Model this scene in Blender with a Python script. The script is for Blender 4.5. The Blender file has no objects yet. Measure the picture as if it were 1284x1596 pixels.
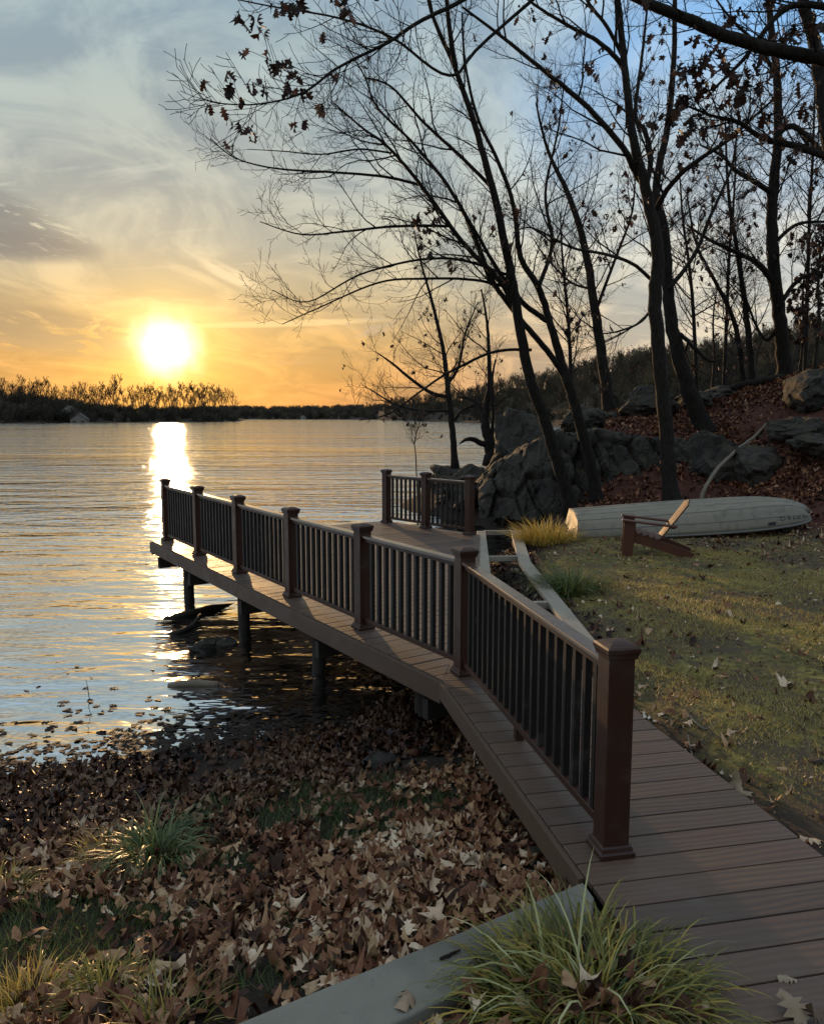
import bpy, bmesh, math, random
import numpy as np
from mathutils import Vector, Matrix, noise as mnoise
R = math.radians
C = bpy.context.scene.collection
SC = bpy.context.scene
random.seed(7); rng = np.random.default_rng(7)

# ------------------------------------------------------------------ camera
CAM_H = 2.03; PITCH = R(7.0); FPX = 1236.0
cam_d = bpy.data.cameras.new('camera'); cam = bpy.data.objects.new('camera', cam_d); C.objects.link(cam)
cam.location = (0, 0, CAM_H); cam.rotation_euler = (R(90) - PITCH, 0, 0)
cam_d.sensor_fit = 'HORIZONTAL'; cam_d.sensor_width = 36; cam_d.lens = FPX / 1284 * 36
cam_d.clip_start = 0.05; cam_d.clip_end = 5000
SC.camera = cam

def ray(px, py):
    u = (px - 642) / FPX; v = (798 - py) / FPX
    return u, math.cos(PITCH) + math.sin(PITCH) * v, -math.sin(PITCH) + math.cos(PITCH) * v
def P(px, py, z=0.0):                       # where a sight line meets the level z (used to measure the place)
    r = ray(px, py); t = (z - CAM_H) / r[2]; return Vector((r[0] * t, r[1] * t, z))
def W(px, py, Y):                           # the point of a sight line at distance Y
    r = ray(px, py); t = Y / r[1]; return Vector((r[0] * t, Y, CAM_H + r[2] * t))

# ------------------------------------------------------------------ node helper
class N:
    def __init__(s, tree): s.t = tree; s.t.nodes.clear()
    def new(s, typ, ins=None, **kw):
        n = s.t.nodes.new(typ)
        for k, v in kw.items(): setattr(n, k, v)
        for k, v in (ins or {}).items(): s.set(n.inputs[k], v)
        return n
    def set(s, sock, v):
        if isinstance(v, bpy.types.NodeSocket): s.t.links.new(v, sock)
        elif isinstance(v, bpy.types.Node): s.t.links.new(v.outputs[0], sock)
        else:
            if isinstance(v, tuple) and len(v) == 3 and sock.type == 'RGBA': v = (*v, 1)
            sock.default_value = v
    def m(s, op, a, b=None, c=None, clamp=False):
        n = s.t.nodes.new('ShaderNodeMath'); n.operation = op; n.use_clamp = clamp
        for i, v in enumerate((a, b, c)):
            if v is not None: s.set(n.inputs[i], v)
        return n.outputs[0]
    def mix(s, f, a, b, mode='MIX'):
        n = s.t.nodes.new('ShaderNodeMix'); n.data_type = 'RGBA'; n.blend_type = mode
        s.set(n.inputs[0], f); s.set(n.inputs[6], a); s.set(n.inputs[7], b); return n.outputs[2]
    def ramp(s, f, stops, interp='LINEAR'):
        n = s.t.nodes.new('ShaderNodeValToRGB'); s.set(n.inputs[0], f); e = n.color_ramp.elements
        n.color_ramp.interpolation = interp
        while len(e) < len(stops): e.new(0.5)
        for q, (p, c) in zip(e, stops): q.position = p; q.color = (*c, 1) if len(c) == 3 else c
        return n.outputs[0]
    def rng(s, v, a, b, c=0.0, d=1.0, smooth=True):
        n = s.t.nodes.new('ShaderNodeMapRange'); n.interpolation_type = 'SMOOTHSTEP' if smooth else 'LINEAR'
        for i, q in enumerate((v, a, b, c, d)): s.set(n.inputs[i], q)
        return n.outputs[0]
    def noise(s, vec, scale, detail=3, rough=0.5, dist=0.0):
        n = s.new('ShaderNodeTexNoise', {'Scale': scale, 'Detail': detail, 'Roughness': rough, 'Distortion': dist})
        if vec is not None: s.set(n.inputs['Vector'], vec)
        return n.outputs['Fac']
    def comb(s, x, y, z=0.0):
        n = s.t.nodes.new('ShaderNodeCombineXYZ')
        for i, v in enumerate((x, y, z)): s.set(n.inputs[i], v)
        return n.outputs[0]
    def mapping(s, vec, scale=(1, 1, 1), rot=(0, 0, 0), loc=(0, 0, 0)):
        n = s.new('ShaderNodeMapping', {'Vector': vec, 'Scale': scale, 'Rotation': rot, 'Location': loc}); return n.outputs[0]

# ------------------------------------------------------------------ sky and sun
SUN_AZ, SUN_EL = -16.9, 4.6
SDIR = Vector((math.sin(R(SUN_AZ)) * math.cos(R(SUN_EL)), math.cos(R(SUN_AZ)) * math.cos(R(SUN_EL)), math.sin(R(SUN_EL))))
world = bpy.data.worlds.new('World'); SC.world = world; world.use_nodes = True
n = N(world.node_tree)
dirv = n.new('ShaderNodeTexCoord').outputs['Generated']
sx = n.new('ShaderNodeSeparateXYZ', {0: dirv})
X_, Y_, Z_ = sx.outputs
az = n.m('MULTIPLY', n.m('ARCTAN2', X_, Y_), 57.2958)
el = n.m('MULTIPLY', n.m('ARCSINE', Z_), 57.2958)
dot = n.new('ShaderNodeVectorMath', {0: dirv, 1: tuple(SDIR)}, operation='DOT_PRODUCT').outputs['Value']
ang = n.m('MULTIPLY', n.m('ARCCOSINE', n.m('MINIMUM', dot, 0.99999)), 57.2958)
elf = n.m('DIVIDE', el, 60.0, clamp=True)
toward = n.ramp(elf, [(0, (.285, .13, .058)), (.045, (.315, .16, .058)), (.09, (.34, .21, .085)), (.14, (.315, .258, .16)), (.19, (.265, .272, .228)), (.26, (.222, .257, .25)), (.36, (.196, .255, .268)), (.5, (.185, .258, .278)), (.8, (.36, .385, .38)), (1, (.42, .43, .42))])
away = n.ramp(elf, [(0, (.38, .34, .28)), (.10, (.45, .42, .355)), (.20, (.43, .435, .415)), (.30, (.34, .39, .415)), (.45, (.245, .325, .41)), (.8, (.38, .405, .41)), (1, (.43, .44, .43))])
warm = n.rng(ang, 10.0, 48.0, 1.0, 0.0)
base = n.mix(warm, away, toward)
dim = n.rng(ang, 70.0, 160.0, 1.0, 0.8)                   # the sky opposite a setting sun is duller
base = n.mix(1.0, base, n.comb(dim, dim, dim), 'MULTIPLY')
# thin high cloud over the whole sky
zz = n.m('ADD', n.m('MAXIMUM', Z_, 0.0), 0.16)
flat = n.comb(n.m('DIVIDE', X_, zz), n.m('DIVIDE', Y_, zz), 0.0)
fl = n.mapping(flat, (0.9, 0.55, 1), (0, 0, R(25)))
v1 = n.noise(fl, 2.6, 7, 0.6, 0.9)
v2 = n.noise(n.mapping(flat, (0.5, 1.7, 1), (0, 0, R(-32)), (3.1, 1.7, 0)), 3.2, 7, 0.62, 1.2)
veil_lit = n.mix(1.0, base, (1.17, 1.13, 1.06), 'MULTIPLY')
veil_dim = n.mix(1.0, base, (.68, .74, .82), 'MULTIPLY')
col = n.mix(n.rng(v1, .40, .63), veil_dim, veil_lit)
wisp = n.m('MULTIPLY', n.rng(v2, .56, .74), n.rng(el, 2.0, 10.0))
col = n.mix(n.m('MULTIPLY', wisp, .5), col, n.mix(1.0, base, (1.35, 1.28, 1.2), 'MULTIPLY'))
# blue gaps, stronger high up and away from the sun
gap = n.m('MULTIPLY', n.rng(n.noise(n.mapping(flat, (.8, .8, 1), (0, 0, 0), (7, 2, 0)), 1.1, 4, .5, .4), .46, .68), n.m('MULTIPLY', n.rng(el, 9.0, 24.0), n.rng(ang, 12.0, 32.0)))
col = n.mix(n.m('MULTIPLY', gap, .9), col, (.14, .30, .53))
# low streaks of darker cloud
streak_v = n.comb(n.m('ADD', n.m('MULTIPLY', az, 0.075), n.m('MULTIPLY', el, 0.10)), n.m('SUBTRACT', n.m('MULTIPLY', el, 0.50), n.m('MULTIPLY', az, -0.045)), 0.0)
st = n.noise(streak_v, 1.25, 6, 0.6, 0.8)
lowband = n.m('MULTIPLY', n.rng(el, 0.6, 3.0), n.rng(el, 6.0, 10.0, 1.0, 0.0))
streak = n.m('MULTIPLY', n.rng(st, .50, .68), lowband)
col = n.mix(n.m('MULTIPLY', streak, .7), col, n.mix(1.0, base, (.45, .47, .58), 'MULTIPLY'))
def bank(az0, el0, wa, we, slope, strength, tint, col, sc=1.0, lo=.40, hi=.62):
    a = n.m('SUBTRACT', az, az0); e = n.m('SUBTRACT', n.m('SUBTRACT', el, el0), n.m('MULTIPLY', a, slope))
    q = n.m('ADD', n.m('POWER', n.m('ABSOLUTE', n.m('DIVIDE', a, wa)), 2.0), n.m('POWER', n.m('ABSOLUTE', n.m('DIVIDE', e, we)), 2.0))
    mask = n.rng(q, 1.0, 0.05)
    nz = n.noise(n.comb(n.m('MULTIPLY', a, .16 * sc), n.m('MULTIPLY', e, .62 * sc), az0), 1.6, 6, .62, .9)
    f = n.m('MULTIPLY', n.m('MULTIPLY', mask, n.rng(nz, lo, hi)), strength)
    return n.mix(f, col, tint)
col = bank(-28.0, 12.2, 8.0, 2.2, -.22, .95, (.075, .10, .12), col, 1.7, .36, .50)
col = bank(-27.0, 10.5, 7.8, 1.3, .0, .95, (.065, .088, .108), col, 1.7, .34, .48)
col = bank(-24.0, 5.4, 9.0, 2.0, -.08, .9, (.115, .10, .078), col, 1.5, .38, .50)
col = bank(-8.5, 3.9, 2.6, .55, .0, .6, (.25, .165, .10), col)
col = bank(-3.0, 6.2, 2.2, .9, .12, .5, (.23, .21, .19), col, 1.3)
col = bank(-9.0, 6.3, 9.0, .30, .045, .45, (.62, .45, .22), col, 1.0, .2, .5)
col = bank(-12.5, 9.4, 2.6, .7, -.40, .45, (.62, .50, .31), col, 1.4, .3, .55)
# aureole of the sun behind thin cloud
g1 = n.m('EXPONENT', n.m('MULTIPLY', n.m('POWER', n.m('DIVIDE', ang, 2.5), 1.3), -1.0))
g2 = n.m('EXPONENT', n.m('DIVIDE', ang, -8.0))
wob = n.noise(n.comb(n.m('MULTIPLY', az, .7), n.m('MULTIPLY', el, .55), 3.0), 1.0, 2, .5)
core = n.m('EXPONENT', n.m('MULTIPLY', n.m('POWER', n.m('DIVIDE', n.m('MAXIMUM', n.m('ADD', ang, n.m('MULTIPLY', n.m('SUBTRACT', wob, .5), 1.3)), 0.0), 1.8), 2.8), -1.0))
def scaled(c, f): return n.mix(1.0, c, n.comb(f, f, f), 'MULTIPLY')
col = n.mix(1.0, col, scaled((.45, .28, .03), g1), 'ADD')
col = n.mix(1.0, col, scaled((.10, .05, .0), g2), 'ADD')
col = n.mix(1.0, col, scaled((1.0, .92, .72), core), 'ADD')
nish = n.new('ShaderNodeTexSky', sky_type='NISHITA', sun_disc=False, sun_elevation=R(SUN_EL), sun_rotation=R(SUN_AZ), air_density=1.0, dust_density=1.5)
b1 = n.new('ShaderNodeBackground', {'Color': nish.outputs[0], 'Strength': 0.05})
b2 = n.new('ShaderNodeBackground', {'Color': col, 'Strength': 1.0})
mx = n.new('ShaderNodeMixShader', {0: 0.9, 1: b1.outputs[0], 2: b2.outputs[0]})
n.new('ShaderNodeOutputWorld', {'Surface': mx.outputs[0]})

sun_d = bpy.data.lights.new('sun', 'SUN'); sun_d.energy = 1.9; sun_d.angle = R(.8); sun_d.color = (1.0, .60, .27)
sun = bpy.data.objects.new('sun', sun_d); C.objects.link(sun); sun.rotation_euler = SDIR.to_track_quat('Z', 'Y').to_euler(); sun.location = (-8, 26, 14)
SC.view_settings.view_transform = 'Standard'; SC.view_settings.look = 'None'; SC.view_settings.exposure = 0.93; SC.view_settings.gamma = 1.0
SC.render.engine = 'CYCLES'
cy = SC.cycles; cy.use_denoising = True; cy.max_bounces = 5; cy.diffuse_bounces = 2; cy.glossy_bounces = 3; cy.caustics_reflective = False; cy.caustics_refractive = False
try: cy.denoiser = 'OPENIMAGEDENOISE'
except Exception: pass

# ------------------------------------------------------------------ mesh helpers
class MB:
    def __init__(s): s.v = []; s.f = []; s.a = []
    def poly(s, pts):
        b = len(s.v); s.v += [tuple(p) for p in pts]; s.f.append(tuple(range(b, b + len(pts))))
    def box(s, c, size, rz=0.0, M=None):
        if M is None: M = Matrix.Translation(Vector(c)) @ Matrix.Rotation(rz, 4, 'Z')
        b = len(s.v); hx, hy, hz = (q / 2 for q in size)
        for z in (-hz, hz):
            for x, y in ((-hx, -hy), (hx, -hy), (hx, hy), (-hx, hy)): s.v.append(tuple(M @ Vector((x, y, z))))
        for q in ((0, 3, 2, 1), (4, 5, 6, 7), (0, 1, 5, 4), (1, 2, 6, 5), (2, 3, 7, 6), (3, 0, 4, 7)): s.f.append(tuple(b + i for i in q))
    def beam(s, a, b, w, h, up=(0, 0, 1)):            # a straight bar of w x h between two points
        a = Vector(a); b = Vector(b); d = (b - a); L = d.length; d.normalize()
        u = Vector(up); sd = d.cross(u)
        if sd.length < 1e-4: sd = d.cross(Vector((0, 1, 0)))
        sd.normalize(); u = sd.cross(d)
        M = Matrix((( d.x, sd.x, u.x, 0), (d.y, sd.y, u.y, 0), (d.z, sd.z, u.z, 0), (0, 0, 0, 1)))
        M.translation = (a + b) / 2
        s.box(None, (L, w, h), M=M)
    def prism(s, pts2, z0, z1):
        k = len(pts2); b = len(s.v)
        for z in (z0, z1): s.v += [(p[0], p[1], z) for p in pts2]
        s.f.append(tuple(b + i for i in reversed(range(k)))); s.f.append(tuple(b + k + i for i in range(k)))
        for i in range(k): j = (i + 1) % k; s.f.append((b + i, b + j, b + k + j, b + k + i))
    def tube(s, pts, rad, sides=6, cap=True):
        b0 = len(s.v); k = len(pts); prev = None
        for i in range(k):
            p = pts[i]; t = (pts[min(i + 1, k - 1)] - pts[max(i - 1, 0)])
            if t.length < 1e-7: t = Vector((0, 0, 1))
            t.normalize()
            if prev is None:
                u = t.cross(Vector((0.3, 1, 0.1)));
                if u.length < 1e-3: u = t.cross(Vector((1, 0, 0)))
            else: u = prev - t * prev.dot(t)
            u.normalize(); prev = u; w = t.cross(u); r = rad[i]
            for j in range(sides):
                a = 2 * math.pi * j / sides; ca = math.cos(a) * r; sa = math.sin(a) * r
                s.v.append((p.x + u.x * ca + w.x * sa, p.y + u.y * ca + w.y * sa, p.z + u.z * ca + w.z * sa))
        for i in range(k - 1):
            for j in range(sides):
                j2 = (j + 1) % sides; s.f.append((b0 + i * sides + j, b0 + i * sides + j2, b0 + (i + 1) * sides + j2, b0 + (i + 1) * sides + j))
        if cap and sides > 2:
            s.f.append(tuple(b0 + (k - 1) * sides + j for j in range(sides))); s.f.append(tuple(b0 + j for j in reversed(range(sides))))
    def mesh(s, name, smooth=False):
        me = bpy.data.meshes.new(name); me.from_pydata(s.v, [], s.f); me.update()
        if smooth: me.polygons.foreach_set('use_smooth', [True] * len(me.polygons))
        return me
    def build(s, name, m, parent=None, smooth=False, bevel=0.0):
        o = bpy.data.objects.new(name, s.mesh(name, smooth)); C.objects.link(o); o.data.materials.append(m)
        if parent is not None: o.parent = parent; o.matrix_parent_inverse = Matrix.Translation(-parent.location) if parent.type == 'EMPTY' else Matrix()
        if bevel:
            bv = o.modifiers.new('bevel', 'BEVEL'); bv.width = bevel; bv.segments = 2; bv.limit_method = 'ANGLE'
        return o
def np_mesh(name, V, Fc, m, parent=None, attr=None, smooth=True):
    """big mesh of equal polygons: V (n,3), Fc (m,k)"""
    me = bpy.data.meshes.new(name); V = np.asarray(V, np.float32); Fc = np.asarray(Fc, np.int32); k = Fc.shape[1]
    me.vertices.add(len(V)); me.vertices.foreach_set('co', V.ravel())
    me.loops.add(Fc.size); me.loops.foreach_set('vertex_index', Fc.ravel())
    me.polygons.add(len(Fc)); me.polygons.foreach_set('loop_start', np.arange(0, Fc.size, k, dtype=np.int32)); me.polygons.foreach_set('loop_total', np.full(len(Fc), k, np.int32))
    if smooth: me.polygons.foreach_set('use_smooth', np.ones(len(Fc), bool))
    me.update(); me.validate()
    for an, av in (attr or {}).items():
        at = me.attributes.new(an, 'FLOAT', 'POINT'); at.data.foreach_set('value', np.asarray(av, np.float32))
    o = bpy.data.objects.new(name, me); C.objects.link(o); me.materials.append(m)
    if parent is not None: o.parent = parent; o.matrix_parent_inverse = Matrix.Translation(-parent.location) if parent.type == 'EMPTY' else Matrix()
    return o
def tag(o, label=None, cat=None, group=None, kind=None):
    for k, v in (('label', label), ('category', cat), ('group', group), ('kind', kind)):
        if v: o[k] = v
    return o
def thing(name, label, cat, loc=(0, 0, 0), group=None):
    o = bpy.data.objects.new(name, None); C.objects.link(o); o.location = loc; o.empty_display_size = .2
    return tag(o, label, cat, group)
def put(o, me, name, m=None): pass

# ------------------------------------------------------------------ materials
MATS = {}
def material(name, fn):
    m = bpy.data.materials.new(name); m.use_nodes = True; k = N(m.node_tree); fn(k); MATS[name] = m; return m
def surf(k, color, rough=.6, spec=.5, normal=None, **kw):
    ins = {'Base Color': color, 'Roughness': rough, 'Specular IOR Level': spec}; ins.update(kw)
    if normal is not None: ins['Normal'] = normal
    b = k.new('ShaderNodeBsdfPrincipled', ins); k.new('ShaderNodeOutputMaterial', {'Surface': b.outputs[0]}); return b
def pos(k): return k.new('ShaderNodeNewGeometry').outputs['Position']
def objc(k): return k.new('ShaderNodeTexCoord').outputs['Object']
def orand(k): return k.new('ShaderNodeObjectInfo').outputs['Random']
def bump(k, h, strength=.5, dist=.01): return k.new('ShaderNodeBump', {'Height': h, 'Strength': strength, 'Distance': dist}).outputs[0]

def deck_mat(angle):
    def fn(k):
        p = k.mapping(pos(k), (1, 1, 1), (0, 0, -angle)); r = orand(k)
        off = k.comb(k.m('MULTIPLY', r, 31.0), k.m('MULTIPLY', r, 17.0), 0.0)
        q = k.new('ShaderNodeVectorMath', {0: p, 1: off}, operation='ADD').outputs[0]
        st = k.mapping(q, (1.6, 9.0, 1))
        w = k.new('ShaderNodeTexWave', {'Vector': k.mapping(q, (.9, 4.2, 1)), 'Scale': 2.0, 'Distortion': 12.0, 'Detail': 2.0, 'Detail Scale': .45, 'Detail Roughness': .5}, wave_type='BANDS', bands_direction='Y').outputs['Fac']
        fine = k.noise(k.mapping(q, (5, 60, 1)), 2.0, 4, .6)
        c = k.mix(r, (.088, .062, .045), (.140, .088, .060))
        c = k.mix(k.m('MULTIPLY', k.rng(k.noise(st, .9, 3, .6), .45, .7), .4), c, (.125, .062, .047))
        c = k.mix(k.m('MULTIPLY', w, .26), c, (.045, .032, .025))
        dirt = k.noise(pos(k), 2.3, 5, .65)
        c = k.mix(k.m('MULTIPLY', k.rng(dirt, .52, .72), .4), c, (.13, .115, .095))
        h = k.m('ADD', k.m('MULTIPLY', w, .7), k.m('MULTIPLY', fine, .35))
        surf(k, c, k.rng(dirt, .3, .7, .46, .66), .32, bump(k, h, .45, .003), **{'Coat Weight': .06, 'Coat Roughness': .35})
    return fn
def rail_mat(c1, c2, rough=.42, coat=.06):
    def fn(k):
        q = objc(k); st = k.mapping(q, (22, 22, 1.6)); g = k.noise(st, 2.0, 4, .65)
        c = k.mix(g, c1, c2)
        d = k.noise(pos(k), 5.0, 5, .65); c = k.mix(k.m('MULTIPLY', k.rng(d, .55, .75), .35), c, (.10, .085, .07))
        surf(k, c, k.rng(d, .3, .7, rough, rough + .18), .35, bump(k, g, .3, .003), **{'Coat Weight': coat, 'Coat Roughness': .25})
    return fn
M_rail = material('rail_brown', rail_mat((.024, .0085, .0042), (.052, .0175, .0082)))
M_toprail = material('top_rail_brown', rail_mat((.040, .018, .011), (.060, .028, .017), .26, .9))
M_bal = material('baluster_dark', rail_mat((.007, .0055, .005), (.012, .009, .008), .45, .0))
def f(k):
    q = pos(k); g = k.noise(k.mapping(q, (14, 2.2, 14)), 2.0, 5, .65); c = k.mix(g, (.21, .185, .145), (.36, .315, .24))
    d = k.noise(q, 3.0, 5, .6); c = k.mix(k.m('MULTIPLY', k.rng(d, .5, .75), .5), c, (.15, .13, .105)); surf(k, c, .62, .4, bump(k, g, .4, .004))
M_pale = material('pale_timber', f)
def f(k):
    q = pos(k); g = k.noise(k.mapping(q, (9, 9, 1.2)), 3.0, 5, .65); c = k.mix(g, (.018, .015, .012), (.048, .039, .031)); surf(k, c, .75, .3, bump(k, g, .7, .008))
M_pile = material('pile_timber', f)
def f(k):
    q = pos(k); a = k.noise(q, 3.0, 6, .65); b = k.noise(q, 45.0, 4, .7); s_ = k.noise(k.mapping(q, (1, 1, 1), (0, 0, 0), (4, 7, 1)), 1.1, 4, .6)
    c = k.mix(a, (.165, .155, .122), (.26, .245, .195)); c = k.mix(k.m('MULTIPLY', k.rng(s_, .42, .62), .75), c, (.13, .13, .105)); c = k.mix(k.m('MULTIPLY', k.rng(b, .6, .72), .5), c, (.10, .10, .095))
    surf(k, c, .8, .35, bump(k, k.m('ADD', k.m('MULTIPLY', a, .6), k.m('MULTIPLY', b, .4)), .9, .012))
M_conc = material('concrete', f)
def bark(c1, c2, c3, sc=1.0):
    def fn(k):
        q = pos(k); g = k.noise(k.mapping(q, (16 * sc, 16 * sc, 2.2 * sc)), 1.6, 5, .7); a = k.noise(q, 2.2, 4, .6)
        v = k.new('ShaderNodeTexVoronoi', {'Vector': k.mapping(q, (17 * sc, 17 * sc, 3.4 * sc)), 'Scale': 1.5}).outputs['Distance']
        c = k.mix(k.rng(g, .3, .7), c1, c2); c = k.mix(k.m('MULTIPLY', k.rng(a, .52, .72), .6), c, c3)
        surf(k, c, .85, .2, bump(k, k.m('ADD', v, g), .9, .03))
    return fn
M_bark = material('bark_dark', bark((.008, .0065, .005), (.026, .021, .017), (.032, .032, .024)))
M_bark2 = material('bark_grey', bark((.013, .011, .009), (.036, .030, .025), (.034, .034, .026), 1.4))
def f(k):
    q = pos(k); c = k.mix(k.noise(q, 4.0, 2, .5), (.012, .009, .008), (.026, .019, .015)); surf(k, c, .8, .2)
M_twig = material('twig_bark', f)
def f(k):
    q = pos(k); g = k.noise(k.mapping(q, (5, 5, 5)), 1.5, 4, .6); c = k.mix(g, (.13, .105, .08), (.24, .20, .155)); surf(k, c, .8, .2, bump(k, g, .5, .01))
M_dead = material('weathered_wood', f)
def f(k):
    q = pos(k); a = k.noise(q, 1.4, 6, .65); b = k.noise(q, 9.0, 6, .7); v = k.new('ShaderNodeTexVoronoi', {'Vector': k.mapping(q, (1.3, 1.3, .8), (.4, .3, .2)), 'Scale': 1.7}, feature='DISTANCE_TO_EDGE').outputs['Distance']
    c = k.mix(k.rng(a, .3, .7), (.019, .017, .014), (.056, .050, .041)); c = k.mix(k.m('MULTIPLY', k.rng(b, .5, .75), .6), c, (.018, .018, .016))
    lich = k.noise(q, 3.3, 5, .7); c = k.mix(k.m('MULTIPLY', k.rng(lich, .58, .70), .6), c, (.07, .07, .055))
    nz = k.new('ShaderNodeNewGeometry').outputs['Normal']; up = k.new('ShaderNodeSeparateXYZ', {0: nz}).outputs[2]
    moss = k.m('MULTIPLY', k.rng(up, .45, .85), k.rng(k.noise(q, 2.0, 4, .6), .45, .6)); c = k.mix(k.m('MULTIPLY', moss, .7), c, (.050, .042, .020))
    h = k.m('ADD', k.m('ADD', k.m('MULTIPLY', a, .8), k.m('MULTIPLY', b, .35)), k.rng(v, .0, .06, 0, .35)); surf(k, c, .88, .25, bump(k, h, 1.0, .09))
M_rock = material('rock', f)
def leafcol(k, r):
    return k.ramp(r, [(0, (.025, .014, .010)), (.2, (.09, .037, .021)), (.42, (.215, .094, .049)), (.62, (.335, .175, .09)), (.8, (.46, .31, .17)), (.9, (.58, .42, .28)), (1, (.68, .54, .38))])
def leaf_mat(src, wet=False, dark=1.0):
    def fn(k):
        r = orand(k) if src == 'obj' else k.new('ShaderNodeAttribute', attribute_name='rnd').outputs['Fac']
        c = leafcol(k, r); q = pos(k); g = k.noise(q, 38.0, 3, .6); c = k.mix(k.m('MULTIPLY', k.rng(g, .45, .7), .45), c, k.mix(1.0, c, (.45, .4, .36), 'MULTIPLY'))
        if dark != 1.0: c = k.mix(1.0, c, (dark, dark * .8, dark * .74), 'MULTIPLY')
        if wet:
            w = k.new('ShaderNodeAttribute', attribute_name='wet').outputs['Fac']; c = k.mix(w, c, k.mix(1.0, c, (.30, .26, .24), 'MULTIPLY')); ro = k.rng(w, 0, 1, .68, .45)
        else: ro = .7
        b = surf(k, c, ro, .22, bump(k, g, .3, .004))
    return fn
M_leaf_o = material('dry_leaf_single', leaf_mat('obj'))
def f(k):
    r = k.new('ShaderNodeAttribute', attribute_name='rnd').outputs['Fac']; surf(k, k.mix(r, (.010, .007, .005), (.045, .028, .018)), .65, .15)
M_leaf_w = material('soaked_leaf', f)
M_leaf_m = material('dry_leaf_litter', leaf_mat('attr', True))
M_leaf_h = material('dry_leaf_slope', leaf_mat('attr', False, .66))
def f(k):
    r = orand(k); c = k.ramp(r, [(0, (.018, .011, .008)), (.6, (.035, .018, .012)), (.9, (.085, .036, .02)), (1, (.13, .06, .032))])
    d = k.new('ShaderNodeBsdfPrincipled', {'Base Color': c, 'Roughness': .6, 'Specular IOR Level': .3}); t = k.new('ShaderNodeBsdfTranslucent', {'Color': c})
    m = k.new('ShaderNodeMixShader', {0: .15, 1: d.outputs[0], 2: t.outputs[0]}); k.new('ShaderNodeOutputMaterial', {'Surface': m.outputs[0]})
M_leaf_t = material('hanging_leaf', f)
def grass_mat(c1, c2, c3):
    def fn(k):
        r = k.new('ShaderNodeAttribute', attribute_name='rnd').outputs['Fac']; c = k.ramp(r, [(0, c1), (.5, c2), (1, c3)])
        d = k.new('ShaderNodeBsdfPrincipled', {'Base Color': c, 'Roughness': .42, 'Specular IOR Level': .45}); t = k.new('ShaderNodeBsdfTranslucent', {'Color': c})
        m = k.new('ShaderNodeMixShader', {0: .35, 1: d.outputs[0], 2: t.outputs[0]}); k.new('ShaderNodeOutputMaterial', {'Surface': m.outputs[0]})
    return fn
M_gr = material('grass_green_yellow', grass_mat((.045, .065, .011), (.20, .19, .032), (.50, .40, .085)))
M_gr_dark = material('grass_dark_green', grass_mat((.022, .050, .016), (.075, .125, .030), (.24, .27, .11)))
M_gr_yel = material('grass_straw', grass_mat((.16, .11, .025), (.52, .36, .06), (.68, .50, .14)))
M_gr_lawn = material('grass_lawn', grass_mat((.21, .195, .055), (.42, .34, .09), (.58, .46, .18)))
def f(k):
    q = pos(k); lawn = k.new('ShaderNodeAttribute', attribute_name='lawn').outputs['Fac']; hill = k.new('ShaderNodeAttribute', attribute_name='hill').outputs['Fac']
    a = k.noise(q, 1.3, 6, .65); b = k.noise(q, 16.0, 5, .7); d = k.noise(k.mapping(q, (1, 1, 1), (0, 0, 0), (5, 3, 2)), .7, 4, .6)
    soil = k.mix(b, (.018, .013, .010), (.060, .043, .032))
    moss = k.mix(k.rng(a, .35, .65), (.20, .18, .055), (.42, .33, .095)); e_ = k.noise(k.mapping(q, (1, 1, 1), (0, 0, 0), (9, 1, 4)), 5.0, 6, .75); moss = k.mix(k.m('MULTIPLY', k.rng(b, .42, .62), .75), moss, (.055, .048, .022)); moss = k.mix(k.m('MULTIPLY', k.rng(e_, .47, .58), .8), moss, (.115, .085, .058)); moss = k.mix(k.m('MULTIPLY', k.rng(d, .44, .58), .85), moss, (.10, .074, .052))
    hl = k.mix(b, (.040, .016, .011), (.14, .055, .036)); hl = k.mix(k.rng(a, .55, .7), hl, (.045, .040, .030))
    c = k.mix(lawn, soil, moss); c = k.mix(hill, c, hl)
    surf(k, c, .92, .2, bump(k, k.m('ADD', k.m('MULTIPLY', a, .4), b), 1.0, .06))
M_ground = material('ground', f)
def f(k):
    q = pos(k)
    def lay(scale, sx_, sy_, det, rot, seed, rough=.55, dist=.3): return k.noise(k.mapping(q, (sx_, sy_, 1), (0, 0, R(rot)), (seed, seed * .7, 0)), scale, det, rough, dist)
    h = k.m('MULTIPLY', lay(.42, .42, 1.5, 3, 6, 3), .22)
    h = k.m('ADD', h, k.m('MULTIPLY', lay(1.5, .62, 1.5, 3, -5, 8), .085))
    h = k.m('ADD', h, k.m('MULTIPLY', lay(5.0, .6, 1.3, 2, 3, 1), .017))
    wind = k.noise(k.mapping(q, (.028, .085, 1)), 1.0, 5, .6)
    h = k.m('MULTIPLY', h, k.rng(wind, .32, .68, .45, 1.5))
    yy = k.new('ShaderNodeSeparateXYZ', {0: q}).outputs[1]; h = k.m('MULTIPLY', h, k.rng(yy, 8.0, 26.0, .55, 1.0))      # sheltered near the bank
    nb = bump(k, h, 1.0, 1.0)
    s1 = k.new('ShaderNodeBsdfPrincipled', {'Base Color': (.88, .90, .93), 'Roughness': .06, 'Metallic': 1.0, 'Normal': nb}); s2 = k.new('ShaderNodeBsdfPrincipled', {'Base Color': (.008, .011, .011), 'Roughness': .06, 'IOR': 1.6, 'Normal': nb})
    k.new('ShaderNodeOutputMaterial', {'Surface': k.new('ShaderNodeMixShader', {0: .8, 1: s2.outputs[0], 2: s1.outputs[0]}).outputs[0]})
M_water = material('lake_water', f)
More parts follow.
